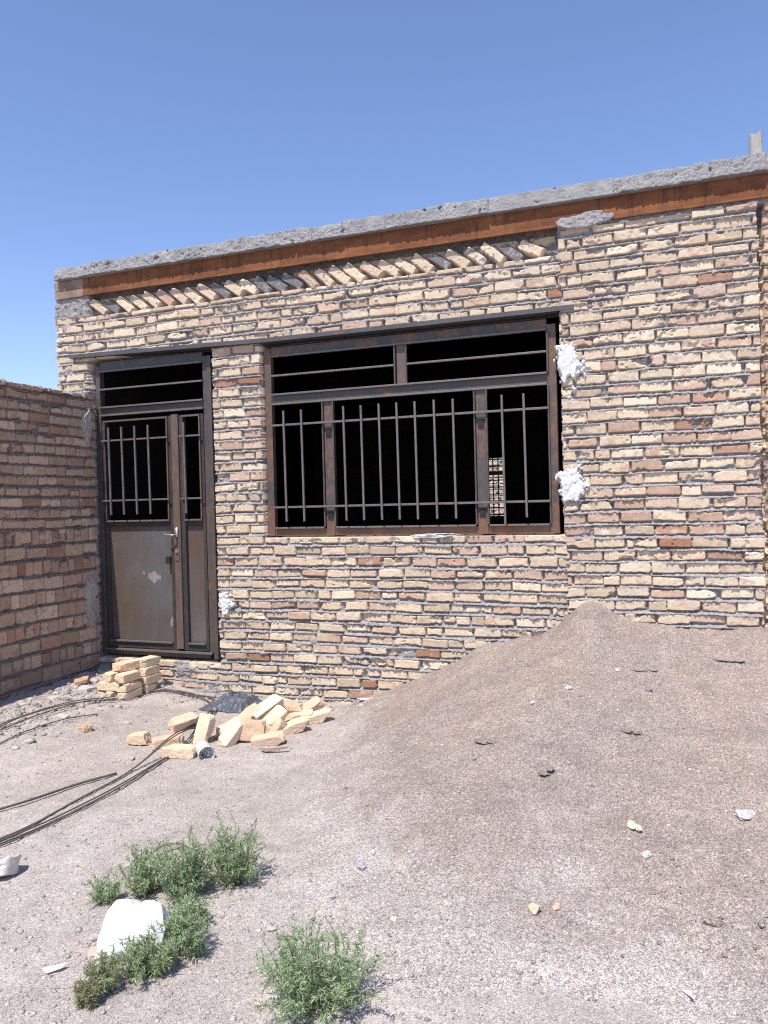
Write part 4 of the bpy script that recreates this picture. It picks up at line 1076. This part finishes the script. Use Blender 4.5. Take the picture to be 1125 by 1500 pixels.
# white sack: a slumped, sharply creased bag
bm = bmesh.new()
for p in [(-.125, -.10, .0), (.10, -.12, .0), (.135, .09, .0), (-.115, .10, .0), (-.135, -.07, .07), (-.125, .06, .12), (-.075, .03, .185), (-.045, .0, .196), (.0, .03, .168),
          (.07, .0, .182), (.105, -.01, .176), (.125, -.06, .09), (.13, .08, .09), (.05, -.115, .085), (-.06, -.125, .06), (.02, .10, .14), (-.02, -.05, .165)]:
    bm.verts.new(p)
bmesh.ops.convex_hull(bm, input=bm.verts)
bmesh.ops.triangulate(bm, faces=bm.faces[:])
for _ in range(4): bmesh.ops.subdivide_edges(bm, edges=bm.edges[:], cuts=1, use_grid_fill=True)
o_ = Vector((4.2, 1.1, 7.7)); bm.normal_update()
for v in bm.verts:
    p = v.co.copy()
    c1 = 1 - abs(mnoise.noise(Vector((p.x * 9, p.y * 9, p.z * 5)) + o_)) * 2.2
    c2 = 1 - abs(mnoise.noise(p * 24 - o_)) * 2
    v.co = p + v.normal * (0.009 * c1 + 0.003 * c2 - 0.006)
    dip = max(0, 1 - abs(p.x - 0.012) / 0.03) * max(0, (p.z - 0.12) / 0.08)
    v.co.z -= 0.026 * dip
    v.co.z = max(v.co.z, -0.004)
Vv = [v.co.copy() for v in bm.verts]; Ff = [tuple(q.index for q in f.verts) for f in bm.faces]; bm.free()
sack = mesh_obj('white_sack', Vv, Ff, M['sack'], None, smooth=False)
sack.location = (-1.790, -3.235, 0.030); sack.rotation_euler = (0, 0, R(28)); sack.scale = (0.86, 0.86, 0.88)
tag(sack, 'bright white creased sack slumped in the green weeds', 'sack')
m = MB()
rg = random.Random(4)
for k in range(16):
    p0 = Vector((-0.125 + rg.uniform(-0.01, 0.05), -0.10 + rg.uniform(-0.02, 0.02), 0.03 + rg.uniform(-0.02, 0.02)))
    d = Vector((rg.uniform(-0.03, 0.05), -rg.uniform(0.02, 0.07), -0.015)); 
    s = Vector((0.004, 0.001, 0.002)) * rg.uniform(0.5, 1.4)
    mid = p0 + d * 0.5 + Vector((rg.uniform(-.012, .012), 0, rg.uniform(0, 0.012)))
    m.add([p0 - s, p0 + s, mid + s, mid - s, p0 + d + s * 0.4, p0 + d - s * 0.4], [(0, 1, 2, 3), (3, 2, 4, 5)])
m.build('torn_fringe', M['sack'], sack)

# dirty white plastic tub, torn open, at the left
nu_, nv_ = 36, 12; Vv = []; Ff = []
for j in range(nv_ + 1):
    t = j / nv_
    for i in range(nu_):
        a = 2 * math.pi * i / nu_
        rx = 0.095 + 0.02 * t; ry = 0.075 + 0.015 * t
        sq = 1 / max(abs(math.cos(a)), abs(math.sin(a))); k = 0.5 + 0.5 * min(sq, 1.3)
        nn = 0.012 * mnoise.noise(Vector((math.cos(a) * 1.7, math.sin(a) * 1.7, t * 2 + 3)))
        Vv.append(((rx * k + nn) * math.cos(a), (ry * k + nn) * math.sin(a), 0.135 * t + (0.03 * mnoise.noise(Vector((math.cos(a) * 2, math.sin(a) * 2, 9))) if j == nv_ else 0)))
for j in range(nv_):
    for i in range(nu_):
        if ((i - 27) / 3.2) ** 2 + ((j - 6.0) / 2.4) ** 2 < 1: continue       # torn hand hole
        Ff.append((j * nu_ + i, j * nu_ + (i + 1) % nu_, (j + 1) * nu_ + (i + 1) % nu_, (j + 1) * nu_ + i))
Vv.append((0, 0, 0.0)); c_ = len(Vv) - 1
for i in range(nu_): Ff.append((i, c_, (i + 1) % nu_))
tub = mesh_obj('plastic_tub', Vv, Ff, M['paper'], None, smooth=True)
md = tub.modifiers.new('thick', 'SOLIDIFY'); md.thickness = 0.004
tub.scale = (0.80, 0.75, 0.52); tub.location = (-2.70, -2.985, 0.030); tub.rotation_euler = (R(-22), R(-10), R(20))
tag(tub, 'dirty white torn plastic tub with a hole at the left edge of the yard', 'tub')

# clear jar lying by the bricks
prof_j = [(0.0, 0.0), (0.030, 0.0), (0.036, 0.008), (0.036, 0.075), (0.033, 0.084), (0.036, 0.090), (0.036, 0.105), (0.040, 0.112), (0.040, 0.128), (0.037, 0.130), (0.036, 0.112), (0.031, 0.088), (0.032, 0.010), (0.0, 0.006)]
Vv = []; Ff = []; ns = 28
for (r_, z_) in prof_j:
    for j in range(ns): a = 2 * math.pi * j / ns; Vv.append((r_ * math.cos(a), r_ * math.sin(a), z_))
for k in range(len(prof_j) - 1):
    for j in range(ns): Ff.append((k * ns + j, k * ns + (j + 1) % ns, (k + 1) * ns + (j + 1) % ns, (k + 1) * ns + j))
jar = mesh_obj('clear_jar', Vv, Ff, M['glass'], None, smooth=True)
jar.scale = (1.3, 1.3, 1.25); jar.location = (-2.785, -1.330, 0.078); jar.rotation_euler = Euler((R(94), 0, R(46)))
tag(jar, 'clear cylindrical jar lying on its side against the front brick', 'jar')

def scrap(x, y, pts, label, mat, cat, name, lift=0.012, seed=1):
    n = len(pts); V_ = [(px, py, lift * (0.4 + abs(math.sin(i * 2.3 + seed)))) for i, (px, py) in enumerate(pts)]
    V_ += [(px, py, z_ - 0.0025) for px, py, z_ in V_]
    F_ = [tuple(range(n)), tuple(range(2 * n - 1, n - 1, -1))] + [(i, (i + 1) % n, n + (i + 1) % n, n + i)[::-1] for i in range(n)]
    o = mesh_obj(name, V_, F_, mat, None); o.location = (x, y, surf(x, y) + 0.004); tag(o, label, cat); return o
scrap(-1.965, -3.44, [(-0.028, -0.02), (-0.004, -0.026), (0.03, 0.006), (0.034, 0.03), (0.008, 0.018)], 'small white scrap lying flat left of the sack', M['scrap'], 'scrap', 'paper_scrap')
scrap(0.03, -2.95, [(-0.016, 0.014), (-0.004, 0.002), (0.012, -0.03), (0.018, -0.028), (0.006, 0.012)], 'tiny white scrap near the lower right toe of the heap', M['scrap'], 'scrap', 'paper_scrap', seed=3)
scrap(-2.36, -1.20, [(-0.07, -0.02), (-0.02, -0.035), (0.09, 0.035), (0.10, 0.05), (0.0, 0.01), (-0.05, 0.015)], 'torn strip of brown paper on sand before the brick pile', M['timber'], 'scrap', 'paper_strip', 0.02)
scrap(-1.305, -3.03, [(-0.035, -0.004), (0.0, -0.008), (0.04, 0.004), (0.03, 0.012), (-0.01, 0.006)], 'short dry brown twig flake on the ground above the lower weed', M['rod'], 'twig', 'twig', 0.008)
scrap(-2.16, -0.10, [(-0.06, -0.01), (0.02, -0.02), (0.09, -0.004), (0.04, 0.02), (-0.03, 0.018)], 'white plastic shred at the wall foot right of the brick pile', M['scrap'], 'scrap', 'plastic_shred', 0.012)

# red wrapper, crumpled
v, f = blob(0.030, 0.018, 0.016, 77, 3, 0.5, 2.5)
rw = mesh_obj('red_wrapper', v, f, M['red'], None); rw.location = (-1.715, -2.985, 0.048); rw.rotation_euler = (0.2, 0.1, 0.6)
tag(rw, 'crumpled red wrapper between the white sack and the weeds', 'wrapper')

# ================================================================== WEEDS
def weed(x, y, h, r, ns, seed, label, dry=0.0, lean=(0, 0)):
    rng = np.random.RandomState(seed)
    root = empty('weed', (x, y, surf(x, y)))
    tag(root, label, 'weed', 'green weeds growing in the yard')
    LV = []; LC = []; st = MB()
    greens = 1.85 * np.array([(0.155, 0.215, 0.105), (0.185, 0.25, 0.135), (0.22, 0.275, 0.17), (0.12, 0.175, 0.085), (0.25, 0.29, 0.195)])
    drys = np.array([(0.33, 0.27, 0.15), (0.28, 0.25, 0.12), (0.37, 0.30, 0.19)])
    def leaves(p, axis, n, size, tcol):
        for _ in range(n):
            d = rng.normal(size=3); d = d - 0.35 * axis * d.dot(axis) + axis * 0.7 + np.array((0, 0, 0.25)); d /= np.linalg.norm(d)
            L = size * rng.uniform(0.6, 1.3); w = 0.0010 + 0.0007 * rng.rand()
            s = np.cross(d, rng.normal(size=3)); s /= np.linalg.norm(s) + 1e-9
            bend = np.array((0, 0, -0.25 * L * rng.rand()))
            c = (drys if rng.rand() < dry + 0.04 else greens); c = c[rng.randint(len(c))] * rng.uniform(0.85, 1.25)
            m_ = p + d * L * 0.55
            LV.extend([p - s * w * .5, p + s * w * .5, m_ + s * w, m_ - s * w, p + d * L + bend]); LC.extend([c] * 5)
    for k in range(ns):
        a = rng.uniform(0, 2 * math.pi); rad = r * math.sqrt(rng.rand())
        p0 = np.array((0.25 * rad * math.cos(a), 0.25 * rad * math.sin(a), -0.005))
        hh_ = h * (1 - 0.45 * (rad / r) ** 2) * rng.uniform(0.6, 1.3)
        p3 = np.array((rad * math.cos(a) + lean[0] * hh_, rad * math.sin(a) + lean[1] * hh_, hh_))
        p1 = p0 + np.array((0.5 * (p3 - p0)[0], 0.5 * (p3 - p0)[1], hh_ * 0.35)) + rng.normal(0, 0.008, 3)
        npt = 7; path = []
        for i in range(npt):
            t = i / (npt - 1); path.append((1 - t) ** 2 * p0 + 2 * t * (1 - t) * p1 + t * t * p3)
        st.tube([tuple(q) for q in path], [0.0022 * (1 - 0.7 * i / (npt - 1)) for i in range(npt)], 4)
        for i in range(2, npt):
            ax = path[i] - path[i - 1]; ax /= np.linalg.norm(ax) + 1e-9
            for tt in (0.0, 0.5):
                leaves(path[i] * (1 - tt) + path[i - 1] * tt, ax, 5 if i < npt - 1 else 7, 0.021, 0)
            if rng.rand() < 0.75:       # twig with its own leaves
                dtw = ax * 0.6 + rng.normal(0, 0.6, 3); dtw /= np.linalg.norm(dtw); Lt = h * rng.uniform(0.12, 0.34)
                e = path[i] + dtw * Lt
                st.tube([tuple(path[i]), tuple(e)], [0.0012, 0.0006], 3)
                for q in (0.35, 0.6, 0.8, 1.0): leaves(path[i] + dtw * Lt * q, dtw, 5, 0.018, 0)
    LV = np.array(LV); n = len(LV) // 5; b = np.arange(n)[:, None] * 5
    quads = np.concatenate([b + np.array((0, 1, 2, 3))], 0); tris = b + np.array((3, 2, 4))
    F_ = [tuple(q) for q in quads] + [tuple(q) for q in tris]
    fo = mesh_obj('foliage', LV, F_, M['leaf'], root, np.array(LC))
    so = st.build('stems', M['stem'], root)
    return root
M['stem'] = mat_noise('weed_stem', (0.12, 0.13, 0.06), (0.17, 0.15, 0.08), 20, 100, 0.8, 0.2)
weed(-1.035, -3.315, 0.20, 0.185, 78, 1, 'lush round green weed alone on the sand below the heap toe')
weed(-1.700, -2.720, 0.215, 0.115, 44, 2, 'tall airy green weed farthest behind the white sack, nearest the heap')
weed(-1.835, -2.880, 0.225, 0.125, 50, 3, 'bushy green weed straight behind the white sack beside the red wrapper')
weed(-2.005, -2.900, 0.170, 0.10, 32, 4, 'medium green weed behind the left corner of the white sack')
weed(-2.100, -3.020, 0.100, 0.06, 14, 5, 'small wispy weed standing alone left of the white sack')
weed(-1.600, -3.215, 0.150, 0.085, 34, 6, 'green weed pressed against the right side of the white sack')
weed(-1.650, -3.360, 0.115, 0.09, 36, 7, 'low green weed growing over the front of the white sack', 0.12)
weed(-1.740, -3.455, 0.085, 0.065, 26, 8, 'yellowing low weed in front of the sack fringe', 0.35)
weed(-1.735, -3.545, 0.060, 0.045, 20, 9, 'small dry brownish weed tuft nearest the bottom below the sack', 0.6)
weed(-1.690, -3.050, 0.080, 0.07, 20, 10, 'short sparse weed beside the red wrapper', 0.15)

# ================================================================== LIGHT, SKY, CAMERA
EL, AZ = R(61), R(7)
sd = Vector((-math.sin(AZ) * math.cos(EL), -math.cos(AZ) * math.cos(EL), math.sin(EL)))
sun = bpy.data.lights.new('sun', 'SUN'); sun.energy = 4.1; sun.angle = R(0.53); sun.color = (1.0, 0.945, 0.865)
so = bpy.data.objects.new('sun', sun); so.rotation_euler = sd.to_track_quat('Z', 'Y').to_euler(); so.location = (-3, -6, 9); col.objects.link(so)
w = bpy.data.worlds.new('World'); scene.world = w; w.use_nodes = True
nt = w.node_tree; bg = nt.nodes['Background']
sky = nt.nodes.new('ShaderNodeTexSky'); sky.sky_type = 'NISHITA'; sky.sun_disc = False
sky.sun_elevation = EL; sky.sun_rotation = math.pi + AZ
sky.altitude = 0; sky.air_density = 1.1; sky.dust_density = 0.1; sky.ozone_density = 4.5
tint = mix(nt, 1.0, sky.outputs[0], (0.945, 0.885, 0.975), 'MULTIPLY'); nt.links.new(tint, bg.inputs[0]); bg.inputs[1].default_value = 0.132

cam = bpy.data.cameras.new('camera'); co_ = bpy.data.objects.new('camera', cam); col.objects.link(co_)
cam.sensor_fit = 'VERTICAL'; cam.sensor_height = 24.0; cam.lens = 24.0 * 1127 / 1500; cam.clip_end = 2000; cam.clip_start = 0.05
yaw, pitch, roll = R(20.219), R(0.706), R(-1.432)
r_ = Vector((math.cos(yaw), math.sin(yaw), 0)); f_ = Vector((-math.sin(yaw), math.cos(yaw), 0)); u_ = Vector((0, 0, 1))
f2 = f_ * math.cos(pitch) - u_ * math.sin(pitch); u2 = u_ * math.cos(pitch) + f_ * math.sin(pitch)
r3 = r_ * math.cos(roll) + u2 * math.sin(roll); u3 = u2 * math.cos(roll) - r_ * math.sin(roll)
co_.matrix_world = Matrix(((r3.x, u3.x, -f2.x, 0), (r3.y, u3.y, -f2.y, -5.45), (r3.z, u3.z, -f2.z, 1.58), (0, 0, 0, 1)))
scene.camera = co_
scene.view_settings.view_transform = 'Standard'; scene.view_settings.look = 'None'
scene.view_settings.exposure = 0.60; scene.view_settings.gamma = 1.0
scene.render.resolution_x = 768; scene.render.resolution_y = 1024
scene.cycles.max_bounces = 6
scene.cycles.use_denoising = False
scene.cycles.pixel_filter_type = 'BLACKMAN_HARRIS'; scene.cycles.filter_width = 1.15
